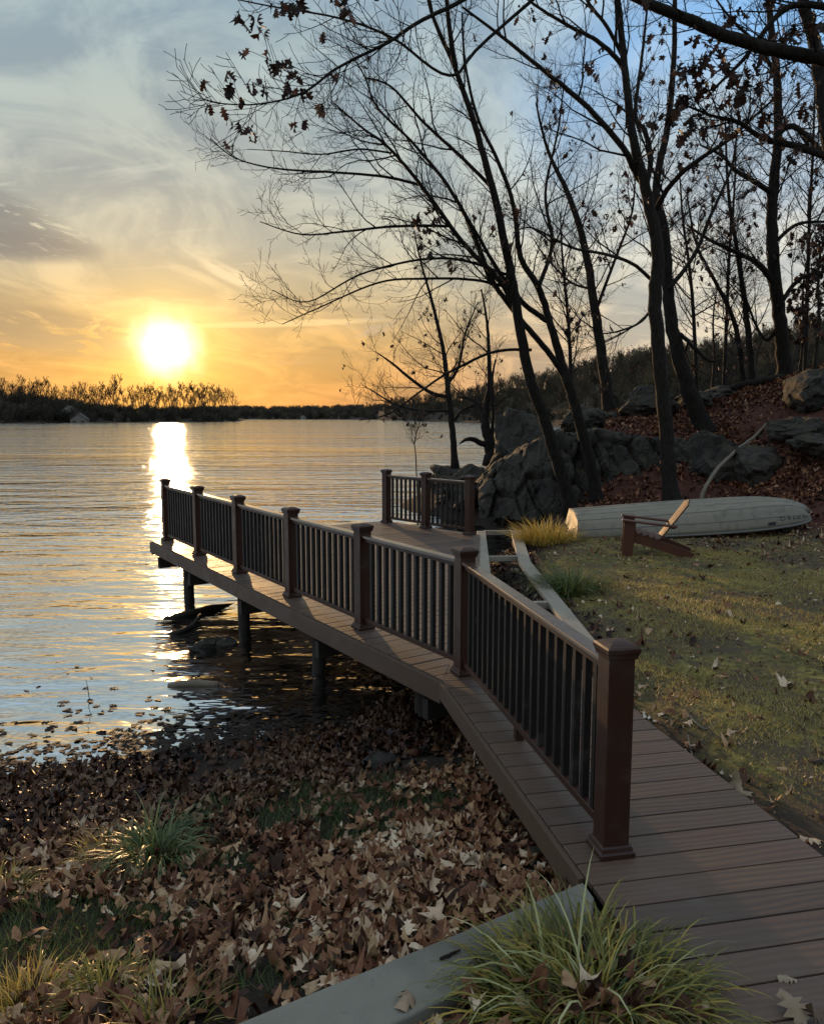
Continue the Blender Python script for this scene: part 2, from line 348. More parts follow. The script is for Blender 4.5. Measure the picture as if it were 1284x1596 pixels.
def f(k):
    q = pos(k); a = k.noise(q, .05, 5, .6); b = k.noise(q, .6, 5, .7); c = k.mix(k.rng(b, .35, .65), (.030, .028, .022), (.075, .064, .048)); c = k.mix(k.m('MULTIPLY', k.rng(a, .5, .65), .4), c, (.09, .062, .042)); surf(k, c, .95, .1, bump(k, b, 1, .8))
M_hill = material('far_hill', f)
def f(k):
    r = k.new('ShaderNodeAttribute', attribute_name='rnd').outputs['Fac']; c = k.ramp(r, [(0, (.040, .036, .027)), (.6, (.085, .076, .056)), (.85, (.125, .10, .07)), (1, (.06, .07, .042))]); surf(k, c, .9, .1)
M_far = material('far_wood', f)
def f(k):
    r = orand(k); c = k.mix(r, (.045, .036, .028), (.085, .066, .048)); surf(k, c, .9, .1)
M_fartree = material('far_tree_bark', f)
def plain(name, c, rough=.6, c2=None, sc=4.0):
    def fn(k):
        g = k.noise(pos(k), sc, 4, .6); surf(k, k.mix(g, c, c2 or tuple(q * .75 for q in c)), rough, .4)
    return material(name, fn)

# ------------------------------------------------------------------ terrain
WZ = -0.85
TREE_BASES = {}
def hpt(px, py, Y): w = W(px, py, Y); return (w.x, w.y, w.z)
ctrl = [(-8, 8, -1.6), (-4, 12, -1.7), (-2, 14, -1.7), (0, 17, -1.6), (-7, 5.2, -.95), (-1.5, 10, -1.45), (0.1, 12, -1.3), (0.6, 17, -1.4), (-.2, 14, -1.5), (-12, 12, -2), (-14, 3, -.9), (-6, 30, -3), (-30, 40, -5), (-30, 5, -2), (-6, 60, -6), (-60, 60, -8),
        (-3.4, 6.15, -.88), (-2.4, 6.3, -.88), (-1.5, 6.75, -.88), (-.5, 7.4, -.90), (.2, 8.6, -.9), (.5, 11, -.95), (1.2, 14.6, -.95), (1.9, 16.2, -.9),
        (-3.5, 5.0, -.70), (-1.2, 5.0, -.63), (0, 5, -.54), (0.35, 6.3, -.68), (-2, 3, -.42), (-1.2, 2.4, -.28), (-.35, 2.25, -.10), (0.1, 3.3, -.22), (.6, 3.8, -.30), (.85, 4.6, -.42), (-1, 3.5, -.42), (-4, 3, -.55), (-.5, .5, -.02), (-3, 0, -.1), (0, -3, .15), (-6, -3, .3), (3, -4, .3), (0, -8, .8), (-8, -8, .6), (8, -8, 1.0), (0, -14, 1.4), (-14, -12, 1.0), (0, -25, 2), (-30, -25, 1.5), (.55, 2.5, -.03), (.6, 1.5, -.02),
        (1.5, 5.5, -.14), (1.3, 7, -.18), (1.15, 9, -.30), (1.35, 12, -.36), (1.5, 10.5, -.28), (1.4, 13.6, -.42), (1.75, 14.3, -.5), (1.0, 13.0, -.55),
        (1.85, 5.2, -.05), (2.05, 3.4, -.05), (2.5, 1.5, -.02), (3, 5, 0), (5, 6, .05), (1.9, 8, -.05), (4, 9, .02), (2.1, 11.5, -.06), (2.3, 13, -.03), (4, 12, .02), (6, 11, .06), (7.4, 13, .14), (3.2, 15.2, .03), (5.2, 15.4, .10), (8, 9, .2), (9, 5, .3), (14, 8, 1.2),
        (2.5, 14.8, -.35), (2.9, 16.6, -.6), (5.2, 16.7, .22), (7, 15.8, .35),
        hpt(890, 700, 19.6), hpt(960, 668, 19.8), hpt(1030, 660, 19.5), hpt(1140, 690, 19), hpt(1160, 640, 21), hpt(1100, 622, 23.5), hpt(1210, 590, 24), hpt(1284, 570, 21), hpt(1284, 690, 16.5), hpt(1284, 640, 18), hpt(1190, 735, 17), (14, 20, 3.6), (20, 20, 4.2), (13, 27, 2.2), (14, 32, 1.2), (25, 35, 2), (30, 10, 5), (60, 30, 8), (60, 60, 6), (60, -10, 8), (30, 60, 1), (12, 40, .2),
        (3.2, 21, .2), (2.2, 24, -.1), (1.3, 26.3, .1), (0.6, 27.2, -.95), (1.4, 21, -1.1), (2.2, 18.6, -1.0), (2.4, 29, -1.2), (5, 31, -.9), (8, 34, 0), (5, 27, .4), (6.5, 24.5, 1.9), (4.8, 22.5, 1.75), (0, 32, -2), (0, 45, -3), (6, 50, -1.5)]
for k_, (px, py, Y) in dict(T1=(890, 792, 17.0), T2=(931, 783, 17.3), T3=(1047, 785, 16.3), T4=(1098, 672, 19.8), T5=(1224, 592, 23.2), T6=(950, 641, 22.6), T7=(1172, 598, 23.6), T7b=(1158, 600, 24.0), T9=(709, 727, 26.0), T10=(766, 712, 23.6)).items():
    TREE_BASES[k_] = W(px, py, Y); ctrl.append(tuple(TREE_BASES[k_]))
CT = np.array(ctrl, float)
def _phi(r): return r
def rbf_fit():
    D = np.linalg.norm(CT[:, None, :2] - CT[None, :, :2], axis=2); k = len(CT)
    A = np.zeros((k + 3, k + 3)); A[:k, :k] = _phi(D) - np.eye(k) * .02; A[:k, k] = 1; A[:k, k + 1:] = CT[:, :2]; A[k:, :k] = A[:k, k:].T
    return np.linalg.solve(A, np.r_[CT[:, 2], 0, 0, 0])
RW = rbf_fit()
def heights(XY):
    XY = np.asarray(XY, float); out = np.empty(len(XY))
    for i in range(0, len(XY), 20000):
        q = XY[i:i + 20000]; D = np.linalg.norm(q[:, None] - CT[None, :, :2], axis=2); out[i:i + 20000] = _phi(D) @ RW[:-3] + RW[-3] + q @ RW[-2:]
    x, y = XY[:, 0], XY[:, 1]
    out += .008 * np.sin(x * 5.1 + np.sin(y * 3.3) * 1.5) * np.sin(y * 4.3 + 1) + .005 * np.sin(x * 11 + y * 7.7)
    return out
def hz(x, y): return float(heights([(x, y)])[0])

# deck frame of reference
d1 = Vector((-.548, .836)); d1.normalize(); n1 = Vector((-d1.y, d1.x)); n1 = -n1 if n1.x > 0 else n1
d2 = Vector((-.199, .980)); d2.normalize(); n2 = Vector((-d2.y, d2.x)); n2 = -n2 if n2.x > 0 else n2
P6 = Vector((.41, 6.06)); P7 = Vector((.93, 3.50)); OFF1, OFF2 = .23, .20
a1 = P6 + d1 * 8.11 + n1 * OFF1
def line_x(p, d, q, e):
    t = ((q.x - p.x) * e.y - (q.y - p.y) * e.x) / (d.x * e.y - d.y * e.x); return p + d * t
a2 = line_x(P6 + n1 * OFF1, d1, P7 + n2 * OFF2, d2)
a1in = a1 - n1 * 4.42
Rp = Vector((1.53, 5.30)); K = Vector((.78, 9.0)); K = Rp + d2 * ((9.0 - 5.3) / d2.y)
Cc = Vector((1.16, 13.35))
nearO = P7 + n2 * OFF2 - d2 * 3.2; nearI = Rp - d2 * 4.9
POLY_A = [a2, K, Cc, a1in, a1]
POLY_B = [nearO, nearI, K, a2]

def in_poly(XY, poly):
    x, y = XY[:, 0], XY[:, 1]; r = np.zeros(len(XY), bool); k = len(poly)
    for i in range(k):
        (x1, y1), (x2, y2) = poly[i][:2], poly[(i + 1) % k][:2]
        c = ((y1 > y) != (y2 > y)) & (x < (x2 - x1) * (y - y1) / ((y2 - y1) or 1e-9) + x1); r ^= c
    return r
LAWN = [(1.68, 5.9), (1.86, 5.0), (2.85, .2), (12, .2), (9.0, 10), (8.2, 12.6), (6.8, 13.6), (2.5, 13.6), (2.1, 12.2), (1.75, 10.6), (1.78, 8.0)]
BED = [(1.05, 14.0), (2.0, 14.1), (1.8, 10.6), (1.9, 7.0), (1.45, 6.0), (.8, 9.0)]
def fbm(XY, s, seed=0): return np.array([mnoise.fractal(Vector((x * s + seed, y * s - seed, seed * .37)), 1.0, 2.0, 3) for x, y in XY])

def axis(lo, hi, a, b, fine, coarse):
    left = list(np.linspace(lo, a, coarse, endpoint=False)); mid = list(np.arange(a, b, fine)); right = list(np.linspace(b, hi, coarse)); return np.array(left + mid + right)
gx = axis(-60, 70, -6, 13, .17, 14); gy = axis(-25, 70, .5, 31, .17, 12)
GX, GY = np.meshgrid(gx, gy); XY = np.c_[GX.ravel(), GY.ravel()]; Z = heights(XY)
nx, ny = len(gx), len(gy); ii = np.arange(nx * ny).reshape(ny, nx)
FQ = np.c_[ii[:-1, :-1].ravel(), ii[:-1, 1:].ravel(), ii[1:, 1:].ravel(), ii[1:, :-1].ravel()]
lawn = in_poly(XY, LAWN).astype(float); hill = ((XY[:, 1] > 15.2 - .0 * XY[:, 0]) & (Z > -.2) & (XY[:, 0] > 3.2)) | ((XY[:, 0] > 6.3) & (XY[:, 1] > 13.2))
hillf = hill.astype(float)
for _ in range(2):
    for arr in (lawn, hillf):
        g = arr.reshape(ny, nx); g[1:-1, 1:-1] = (g[1:-1, 1:-1] * 2 + g[:-2, 1:-1] + g[2:, 1:-1] + g[1:-1, :-2] + g[1:-1, 2:]) / 6
ground = tag(np_mesh('ground', np.c_[XY, Z], FQ, M_ground, attr={'lawn': lawn, 'hill': hillf}), 'mossy lawn, leafy bank and wooded slope around the deck', kind='structure')

# lake
wm = MB(); wm.poly([(-2500, -40, WZ), (2500, -40, WZ), (2500, 3500, WZ), (-2500, 3500, WZ)])
tag(wm.build('lake_water', M_water), 'rippled lake reflecting the low sun', kind='structure')
# ------------------------------------------------------------------ far shores
def quads_tube(pts, rad, sides=3):
    m = MB(); m.tube(pts, rad, sides, cap=False); return m.v, m.f
def rv(a, b): return random.uniform(a, b)
def perp(t):
    while True:
        q = Vector((random.gauss(0, 1), random.gauss(0, 1), random.gauss(0, 1))); q -= t * q.dot(t)
        if q.length > .2: return q.normalized()
def catmull(pts, per=5):
    out = []; k = len(pts)
    for i in range(k - 1):
        p0 = pts[max(i - 1, 0)]; p1 = pts[i]; p2 = pts[i + 1]; p3 = pts[min(i + 2, k - 1)]
        for j in range(per):
            t = j / per; out.append(.5 * ((2 * p1) + (p2 - p0) * t + (2 * p0 - 5 * p1 + 4 * p2 - p3) * t * t + (3 * p1 - p0 - 3 * p2 + p3) * t ** 3))
    out.append(pts[-1].copy()); return out
def far_template(seed, h=10.0, spread=.42, evergreen=False):
    random.seed(seed); m = MB()
    tr = [Vector((rv(-.25, .25) * i, rv(-.25, .25) * i, h * i / 5)) for i in range(6)]
    m.tube(tr, [.15, .13, .11, .085, .06, .04], 4, cap=False)
    for q in range(18):
        t = rv(.32, .97); i = t * 5; a = tr[int(i)].lerp(tr[min(int(i) + 1, 5)], i % 1); ang_ = q * 2.4 + rv(-.4, .4); L = h * spread * (1.2 - t) * rv(.6, 1.15)
        d = Vector((math.cos(ang_), math.sin(ang_), rv(.9, 2.2))).normalized(); b = a + d * L * .5; c = b + (d + Vector((0, 0, .35))).normalized() * L * .55
        m.tube([a, b, c], [.06, .048, .03], 3, cap=False)
        for s_ in range(7):
            u = rv(.3, 1); st = a.lerp(b, u * 2) if u < .5 else b.lerp(c, u * 2 - 1); dd = (d + perp(d) * rv(.5, .9) + Vector((0, 0, .25))).normalized(); e = st + dd * L * rv(.25, .5)
            m.tube([st, e], [.032, .018], 3, cap=False)
            for _ in range(3):
                s2 = st.lerp(e, rv(.4, .9)); m.tube([s2, s2 + (dd + perp(dd) * .7).normalized() * L * rv(.12, .25)], [.028, .016], 3, cap=False)
    return m
def bush_template(seed, h=3.5):
    random.seed(seed); m = MB()
    for q in range(26):
        a = rv(0, 6.28); b0 = Vector((math.cos(a), math.sin(a), 0)) * rv(0, .8); top = b0 + Vector((math.cos(a) * rv(.2, 1.3), math.sin(a) * rv(.2, 1.3), h * rv(.5, 1.05)))
        mid = b0.lerp(top, .5) + Vector((rv(-.3, .3), rv(-.3, .3), 0)); m.tube([b0, mid, top], [.11, .09, .05], 3, cap=False)
        for _ in range(3):
            s2 = mid.lerp(top, rv(0, .9)); m.tube([s2, s2 + Vector((rv(-.8, .8), rv(-.8, .8), rv(.2, .9)))], [.07, .04], 3, cap=False)
    return m
FT = [far_template(100 + i, 10, .40 + .03 * (i % 3)) for i in range(6)]
BT = [bush_template(200 + i) for i in range(4)]
def merge(tmpls, items):
    """items: (template index, x, y, z, scale, rotation, rnd)"""
    Vs, Fs, As = [], [], []; b = 0; cache = [(np.array(t.v, np.float32), np.array(t.f, np.int32)) for t in tmpls]
    for ti, x, y, z, s_, a, rr in items:
        v, f_ = cache[ti]; ca, sa = math.cos(a) * s_, math.sin(a) * s_
        q = np.empty_like(v); q[:, 0] = v[:, 0] * ca - v[:, 1] * sa + x; q[:, 1] = v[:, 0] * sa + v[:, 1] * ca + y; q[:, 2] = v[:, 2] * s_ + z
        Vs.append(q); Fs.append(f_ + b); As.append(np.full(len(v), rr, np.float32)); b += len(v)
    return np.vstack(Vs), np.vstack(Fs), np.concatenate(As)
def ridge(name, label, pxs, dist, depth, crest, rows=9):
    """land rising from the waterline: pxs sight columns, dist(px) metres to the shore, crest(px) ground height at the ridge"""
    V, Fc = [], []; zs = {}
    for px in pxs:
        u = (px - 642) / FPX; D = dist(px)
        for r in range(rows + 1):
            t = r / rows * 1.3; y = D + depth * t; prof = math.sin(min(t, 1) * math.pi / 2) ** .8 if t <= 1 else 1 - (t - 1) * .6
            z = WZ - .4 + (crest(px) + .4 - WZ) * prof if r else WZ - .5
            z += .5 * mnoise.noise(Vector((u * y * .05, y * .05, 1))) * crest(px) * .25 * (r > 0)
            V.append((u * y, y, z))
    k = rows + 1
    for i in range(len(pxs) - 1):
        for r in range(rows): Fc.append((i * k + r, (i + 1) * k + r, (i + 1) * k + r + 1, i * k + r + 1))
    V = np.array(V); tag(np_mesh(name, V, Fc, M_hill), label, kind='structure')
    G = V[:, 2].reshape(len(pxs), k)
    def at(px, t):
        i = min(max(np.interp(px, pxs, range(len(pxs))), 0), len(pxs) - 1.001); r = min(t / 1.3 * rows, rows - .001); i0, r0 = int(i), int(r); fi, fr = i - i0, r - r0
        z = (G[i0, r0] * (1 - fr) + G[i0, r0 + 1] * fr) * (1 - fi) + (G[i0 + 1, r0] * (1 - fr) + G[i0 + 1, r0 + 1] * fr) * fi
        y = dist(px) + depth * t; return (px - 642) / FPX * y, y, z
    return at
def lerpf(xs, ys): return lambda q: float(np.interp(q, xs, ys))
# wooded point on the left
dL = lerpf([-500, 0, 200, 345, 378], [270, 290, 310, 335, 345])
atL = ridge('wooded_point', 'low wooded point across the lake on the left', list(range(-500, 378, 22)) + [378, 384], dL, 60, lerpf([-500, -40, 120, 200, 340, 370, 384], [11, 8, 5, 3.2, 2.6, 1.2, -1.2]))
items = []; random.seed(5)
for i in range(900):
    px = rv(-480, 372); t = rv(.03, .8); x, y, z = atL(px, t); s_ = rv(.75, 1.25) * (1.35 if px < 130 else 1.0) * (1.0 if px < 330 else .8)
    items.append((random.randrange(4), x, y, z - .3, s_, rv(0, 6.28), random.random() * .8))
V, Fc, A = merge(BT, items); tag(np_mesh('shore_undergrowth', V, Fc, M_far, attr={'rnd': A}, smooth=False), 'dark tangled undergrowth covering the far wooded point', kind='stuff')
items = []
for i in range(150):
    px = rv(-480, 150) if i < 120 else rv(150, 350); t = rv(.1, .8); x, y, z = atL(px, t); items.append((random.randrange(6), x, y, z - .3, rv(.7, 1.0) * (1.05 if px < 60 else .8), rv(0, 6.28), random.random() * .85))
V, Fc, A = merge(FT, items); tag(np_mesh('point_woodland', V, Fc, M_far, attr={'rnd': A}, smooth=False), 'mass of bare woodland behind the far shore on the left', kind='stuff')
FTM = [t.mesh('bare_tree') for t in FT]
for me in FTM: me.materials.append(M_fartree)
sky_trees = [(8, 588), (22, 596), (38, 586), (55, 592), (72, 588), (88, 598), (104, 600), (118, 598), (132, 597), (146, 600), (158, 595), (171, 597), (182, 583), (196, 603), (210, 602), (222, 600), (234, 600), (247, 598), (259, 601), (272, 602), (285, 597), (298, 598), (311, 600), (322, 598), (334, 602), (345, 602), (356, 606), (366, 608)]
random.seed(9); sky_trees += [(a + rv(4, 9), b_ + rv(-3, 10)) for a, b_ in sky_trees[:-2]]
for i, (px, py) in enumerate(sky_trees):
    x, y, z = atL(px, .22 + .25 * random.random()); top = W(px, py, y).z; s_ = (top - z) / 10.2
    o = bpy.data.objects.new('bare_tree', FTM[i % 6]); C.objects.link(o); o.location = (x, y, z - .2); o.scale = (s_ * rv(.75, 1.1),) * 2 + (s_,); o.rotation_euler.z = rv(0, 6.28)
    if px == 182: tag(o, 'tallest bare tree of the row on the far point, left of the sun', 'tree', 'bare trees on the far point')
    else: tag(o, 'bare tree in the row along the far wooded point', 'tree', 'bare trees on the far point')
# low ridge straight across
dM = lerpf([340, 480, 640, 760], [520, 500, 470, 430])
atM = ridge('far_ridge', 'low wooded ridge along the far side of the lake', list(range(300, 800, 20)), dM, 140, lerpf([300, 420, 520, 640, 800], [5.5, 4.6, 5.2, 6.5, 9]))
items = []
for i in range(1100):
    px = rv(305, 790); t = rv(.02, 1.0); x, y, z = atM(px, t); items.append((random.randrange(4), x, y, z - .4, rv(.8, 1.5), rv(0, 6.28), random.random()))
V, Fc, A = merge(BT, items); tag(np_mesh('ridge_woodland', V, Fc, M_far, attr={'rnd': A}, smooth=False), 'dark woodland on the low ridge across the lake', kind='stuff')
# wooded hill on the right
dR = lerpf([590, 700, 800, 900, 1000, 1200, 1700], [430, 330, 250, 190, 150, 115, 90])
crest_px = lerpf([590, 640, 700, 760, 820, 870, 950, 1000, 1100, 1200, 1284, 1500, 1700], [629, 624, 618, 606, 592, 578, 560, 550, 542, 528, 500, 450, 400])
DEP = 95
def crestR(px): y = dR(px) + DEP; return max(W(px, crest_px(px), y).z - (6.5 if px > 800 else 4.5), 1.0)
atR = ridge('wooded_hill', 'wooded hill rising on the right beyond the rocks', list(range(590, 1720, 26)), dR, DEP, crestR, 12)
items = []; b_items = []
for i in range(1500):
    px = 600 + 1050 * random.random() ** .9; t = rv(.03, 1.08); x, y, z = atR(px, t); items.append((random.randrange(6), x, y, z - .3, rv(.55, .85) * min(1, .5 + y / 500 + .2), rv(0, 6.28), random.random()))
for i in range(1300):
    px = rv(600, 1600); t = rv(.0, 1.05); x, y, z = atR(px, t); b_items.append((random.randrange(4), x, y, z - .3, rv(.5, 1.0), rv(0, 6.28), random.random()))
V, Fc, A = merge(FT, items); tag(np_mesh('hill_woodland', V, Fc, M_far, attr={'rnd': A}, smooth=False), 'dense bare woodland covering the hill on the right', kind='stuff')
V, Fc, A = merge(BT, b_items); tag(np_mesh('hill_undergrowth', V, Fc, M_far, attr={'rnd': A}, smooth=False), 'low undergrowth between the bare trees of the hill', kind='stuff')
# small houses on the far shores
M_hw = plain('house_wall', (.34, .30, .26)); M_hw2 = plain('house_wall_grey', (.20, .18, .16)); M_hr = plain('house_roof', (.06, .05, .048)); M_glass = plain('house_glass', (.03, .035, .04), .1)
def house(name, label, at, px, t, w, d, h, rz, wall, cat='house'):
    x, y, z = at(px, t); z -= .3; T = thing(name, label, cat, (x, y, z)); M0 = Matrix.Translation((x, y, z)) @ Matrix.Rotation(rz, 4, 'Z')
    m = MB(); m.box(None, (w, d, h), M=M0 @ Matrix.Translation((0, 0, h / 2))); m.build('wall', wall, T)
    m = MB(); e = .35; pr = [(-w / 2 - e, h), (0, h + w * .42), (w / 2 + e, h), (w / 2 + e, h - .18), (0, h + w * .42 - .2), (-w / 2 - e, h - .18)]
    for yy in (-d / 2 - e, d / 2 + e): pass
    b = []
    for yy in (-d / 2 - e, d / 2 + e): b.append([M0 @ Vector((px_, yy, z_)) for px_, z_ in pr])
    m.v = [tuple(q) for r_ in b for q in r_]; k = 6; m.f = [tuple(range(5, -1, -1)), tuple(range(6, 12))] + [(i, (i + 1) % 6, 6 + (i + 1) % 6, 6 + i) for i in range(6)]; m.build('roof', M_hr, T)
    m = MB(); g = [M0 @ Vector(q) for q in ((-w / 2, -d / 2 - .01, h - .02), (w / 2, -d / 2 - .01, h - .02), (0, -d / 2 - .01, h + w * .40))]; g2 = [q + (M0.to_3x3() @ Vector((0, .2, 0))) for q in g]; m.v = [tuple(q) for q in g + g2]; m.f = [(0, 1, 2), (5, 4, 3), (0, 3, 4, 1), (1, 4, 5, 2), (2, 5, 3, 0)]; m.build('gable', wall, T)
    for wx in (-w * .26, w * .26):
        m = MB(); m.box(None, (w * .2, .12, h * .34), M=M0 @ Matrix.Translation((wx, -d / 2 - .05, h * .58))); m.build('window', M_glass, T)
house('lake_house', 'small pale gabled house among the trees on the left far shore', atL, 112, .12, 5.0, 6, 3.2, .15, M_hw)
house('boat_house', 'low grey boathouse at the waterline of the left far shore', atL, 128, .02, 6.0, 4, 1.6, .1, M_hw2, 'boathouse')
house('lake_shed', 'tiny white shed on the far shore between the sun and the deck', atM, 473, .02, 3.2, 3, 2.0, .1, M_hw, 'shed')
house('lake_house', 'tiny pale house on the far ridge just right of centre', atM, 590, .05, 4.0, 4, 2.2, -.2, M_hw)

# ------------------------------------------------------------------ deck
def clip_half(poly, a, nrm):                       # keep side where (p-a).nrm >= 0
    out = []; k = len(poly)
    for i in range(k):
        p, q = poly[i], poly[(i + 1) % k]; dp = (p - a).dot(nrm); dq = (q - a).dot(nrm)
        if dp >= 0: out.append(p)
        if (dp >= 0) != (dq >= 0): out.append(p + (q - p) * (dp / (dp - dq)))
    return out
deck = thing('boardwalk_deck', 'brown plank lakeside deck and walkway standing over the water', 'deck', (.6, 7, 0))
M_deckA = material('deck_board_platform', deck_mat(math.atan2(n1.y, n1.x))); M_deckB = material('deck_board_walkway', deck_mat(math.atan2(n2.y, n2.x)))
def ccw(p): return p if sum(p[i].x * p[(i + 1) % len(p)].y - p[(i + 1) % len(p)].x * p[i].y for i in range(len(p))) > 0 else p[::-1]
def planks(poly, along, origin, s0, s1, m):
    s = s0
    while s < s1:
        g = .170; q = clip_half(list(poly), origin + along * s, along); q = clip_half(q, origin + along * (s + g - .010), -along) if len(q) > 2 else q
        if len(q) > 2:
            b = MB(); dz = random.uniform(-.0012, .0012); b.prism(ccw(q), -.028 + dz, dz); b.build('plank', m, deck, bevel=.0025)
        s += g
ins = Vector((0, 0))
planks(POLY_A, d1, P6, -.6, 9.5, M_deckA)
planks(POLY_B, d2, P7, -3.3, 6.0, M_deckB)
def fascia(p, q, off=.016, z0=-.235, z1=-.012, name='fascia_board', out=None):
    d = (q - p).normalized(); nn = Vector((-d.y, d.x)); c = Vector((.3, 9.0)); nn = -nn if nn.dot((p + q) / 2 - c) < 0 else nn
    if out is not None: nn = out
    b = MB(); p2 = p + nn * off; q2 = q + nn * off; b.beam((p2.x, p2.y, (z0 + z1) / 2), (q2.x, q2.y, (z0 + z1) / 2), .028, z1 - z0); return b.build(name, M_fas, deck, bevel=.003)
M_fas = material('fascia_brown', rail_mat((.075, .048, .031), (.12, .075, .048), .55, .0))
fascia(a1, a2, out=n1, z0=-.185); fascia(a2, P7 + n2 * OFF2 - d2 * .17, out=n2, z0=-.145); fascia(a1, a1in); fascia(a1in, Cc); fascia(Cc, K)
fascia(K, Rp - d2 * .1, out=-n2, z0=-.2)
for s in (.9, 2.9):                                            # beams under the platform
    p = a1 - n1 * s - d1 * .2; q = a2 - n1 * s + d1 * .6; b = MB(); b.beam((p.x, p.y, -.36), (q.x, q.y, -.36), .09, .22); b.build('beam', M_pile, deck)
for s in (.25, 2.2, 4.3, 6.3, 7.85):
    p = P6 + d1 * s + n1 * (OFF1 - .03); q = p - n1 * 3.6; b = MB(); b.beam((p.x, p.y, -.33), (q.x, q.y, -.33), .08, .17); b.build('joist', M_pile, deck)
for s, o_ in ((.9, .45), (3.0, .45), (5.2, .42), (7.45, .38), (2.2, 3.0), (5.2, 3.0), (7.45, 3.2)):
    p = P6 + d1 * s - n1 * (o_ - OFF1); b = MB(); b.tube([Vector((p.x, p.y, -2.2)), Vector((p.x, p.y, -.25))], [.085, .08], 10); b.build('pile', M_pile, deck, True)
p = P6 + d1 * 7.45 - n1 * .13; b = MB(); b.beam((p.x, p.y, -.72), (p.x - d1.x * .42, p.y - d1.y * .42, -.28), .06, .09); b.build('brace', M_pile, deck)
for s in (.35, 1.3):
    p = P7 + d2 * s + n2 * .02; b = MB(); b.tube([Vector((p.x, p.y, -.9)), Vector((p.x, p.y, -.04))], [.07, .07], 8); b.build('pile', M_pile, deck, True)

# ------------------------------------------------------------------ railings
PW = .125
def post_meshes():
    def sq(w, z): return [(-w / 2, -w / 2, z), (w / 2, -w / 2, z), (w / 2, w / 2, z), (-w / 2, w / 2, z)]
    def stack(levels, top=True):
        m = MB()
        for w, z in levels: m.v += sq(w, z)
        for i in range(len(levels) - 1):
            for j in range(4): m.f.append((4 * i + j, 4 * i + (j + 1) % 4, 4 * i + 4 + (j + 1) % 4, 4 * i + 4 + j))
        m.f.append((3, 2, 1, 0)); k = 4 * (len(levels) - 1); m.f.append((k, k + 1, k + 2, k + 3)); return m
    shaft = stack([(PW, .002), (PW, .955)]); cap = stack([(PW + .006, .940), (PW + .016, .944), (PW + .022, .962), (PW + .032, .972), (PW + .036, .990), (PW + .022, .998), (PW - .03, 1.010), (.03, 1.016)])
    skirt = stack([(PW + .044, .003), (PW + .044, .022), (PW + .028, .030), (PW + .020, .048), (PW + .006, .056)]); return shaft.mesh('post'), cap.mesh('cap'), skirt.mesh('base_trim')
PM = post_meshes()
for me in PM: me.materials.append(M_rail)
BALM = MB(); BALM.box((0, 0, .49), (.036, .036, .78)); BALM = BALM.mesh('baluster'); BALM.materials.append(M_bal)
def child(name, me, parent, loc, rz=0.0):
    o = bpy.data.objects.new(name, me); C.objects.link(o); o.parent = parent; o.location = loc; o.rotation_euler.z = rz
    return o
def railing(label, pts, posts_rot, root, cat='railing'):
    T = thing('deck_railing', label, cat, root); r0 = Vector(root); po = []
    for (x, y), rz in zip(pts, posts_rot):
        s = child('post', PM[0], T, Vector((x, y, 0)) - r0, rz)
        bv = s.modifiers.new('bevel', 'BEVEL'); bv.width = .006; bv.segments = 2
        child('cap', PM[1], s, (0, 0, 0)); child('base_trim', PM[2], s, (0, 0, 0)); po.append(s)
    for i in range(len(pts) - 1):
        a = Vector(pts[i]); b = Vector(pts[i + 1]); d = (b - a).normalized(); a_ = a + d * (PW / 2 - .004); b_ = b - d * (PW / 2 - .004); L = (b_ - a_).length; rz = math.atan2(d.y, d.x)
        m = MB(); m.beam((a_.x, a_.y, .896), (b_.x, b_.y, .896), .088, .028); m.build('top_rail', M_toprail, T, bevel=.006)
        m = MB(); m.beam((a_.x, a_.y, .866), (b_.x, b_.y, .866), .046, .034); m.build('sub_rail', M_rail, T, bevel=.003)
        m = MB(); m.beam((a_.x, a_.y, .096), (b_.x, b_.y, .096), .046, .044); m.build('bottom_rail', M_rail, T, bevel=.004)
        if L > 2:
            c = (a_ + b_) / 2; m = MB(); m.box((c.x, c.y, .039), (.05, .05, .072), rz); m.build('support_foot', M_rail, T)
        k = max(int(round(L / .122)), 3)
        for j in range(1, k):
            p = a_ + (b_ - a_) * (j / k); child('baluster', BALM, T, Vector((p.x, p.y, 0)) - r0, rz)
    return T
rz1 = math.atan2(d1.y, d1.x); rz2 = math.atan2(d2.y, d2.x)
outer = [P7] + [P6 + d1 * (8.01 / 5 * i) for i in range(6)]
railing('long brown railing with dark balusters along the lake side of the walkway', [tuple(q) for q in outer], [rz2, (rz1 + rz2) / 2] + [rz1] * 5, (P7.x, P7.y, 0))
dI = (Cc - a1in).normalized(); fr = [a1in + dI * .22 + n1 * .12, None, Cc - dI * .12 + n1 * .12]; fr[1] = (fr[0] + fr[2]) / 2
railing('short two-bay brown railing on the far side of the deck by the rocks', [tuple(q) for q in fr], [math.atan2(dI.y, dI.x)] * 3, (fr[0].x, fr[0].y, 0))

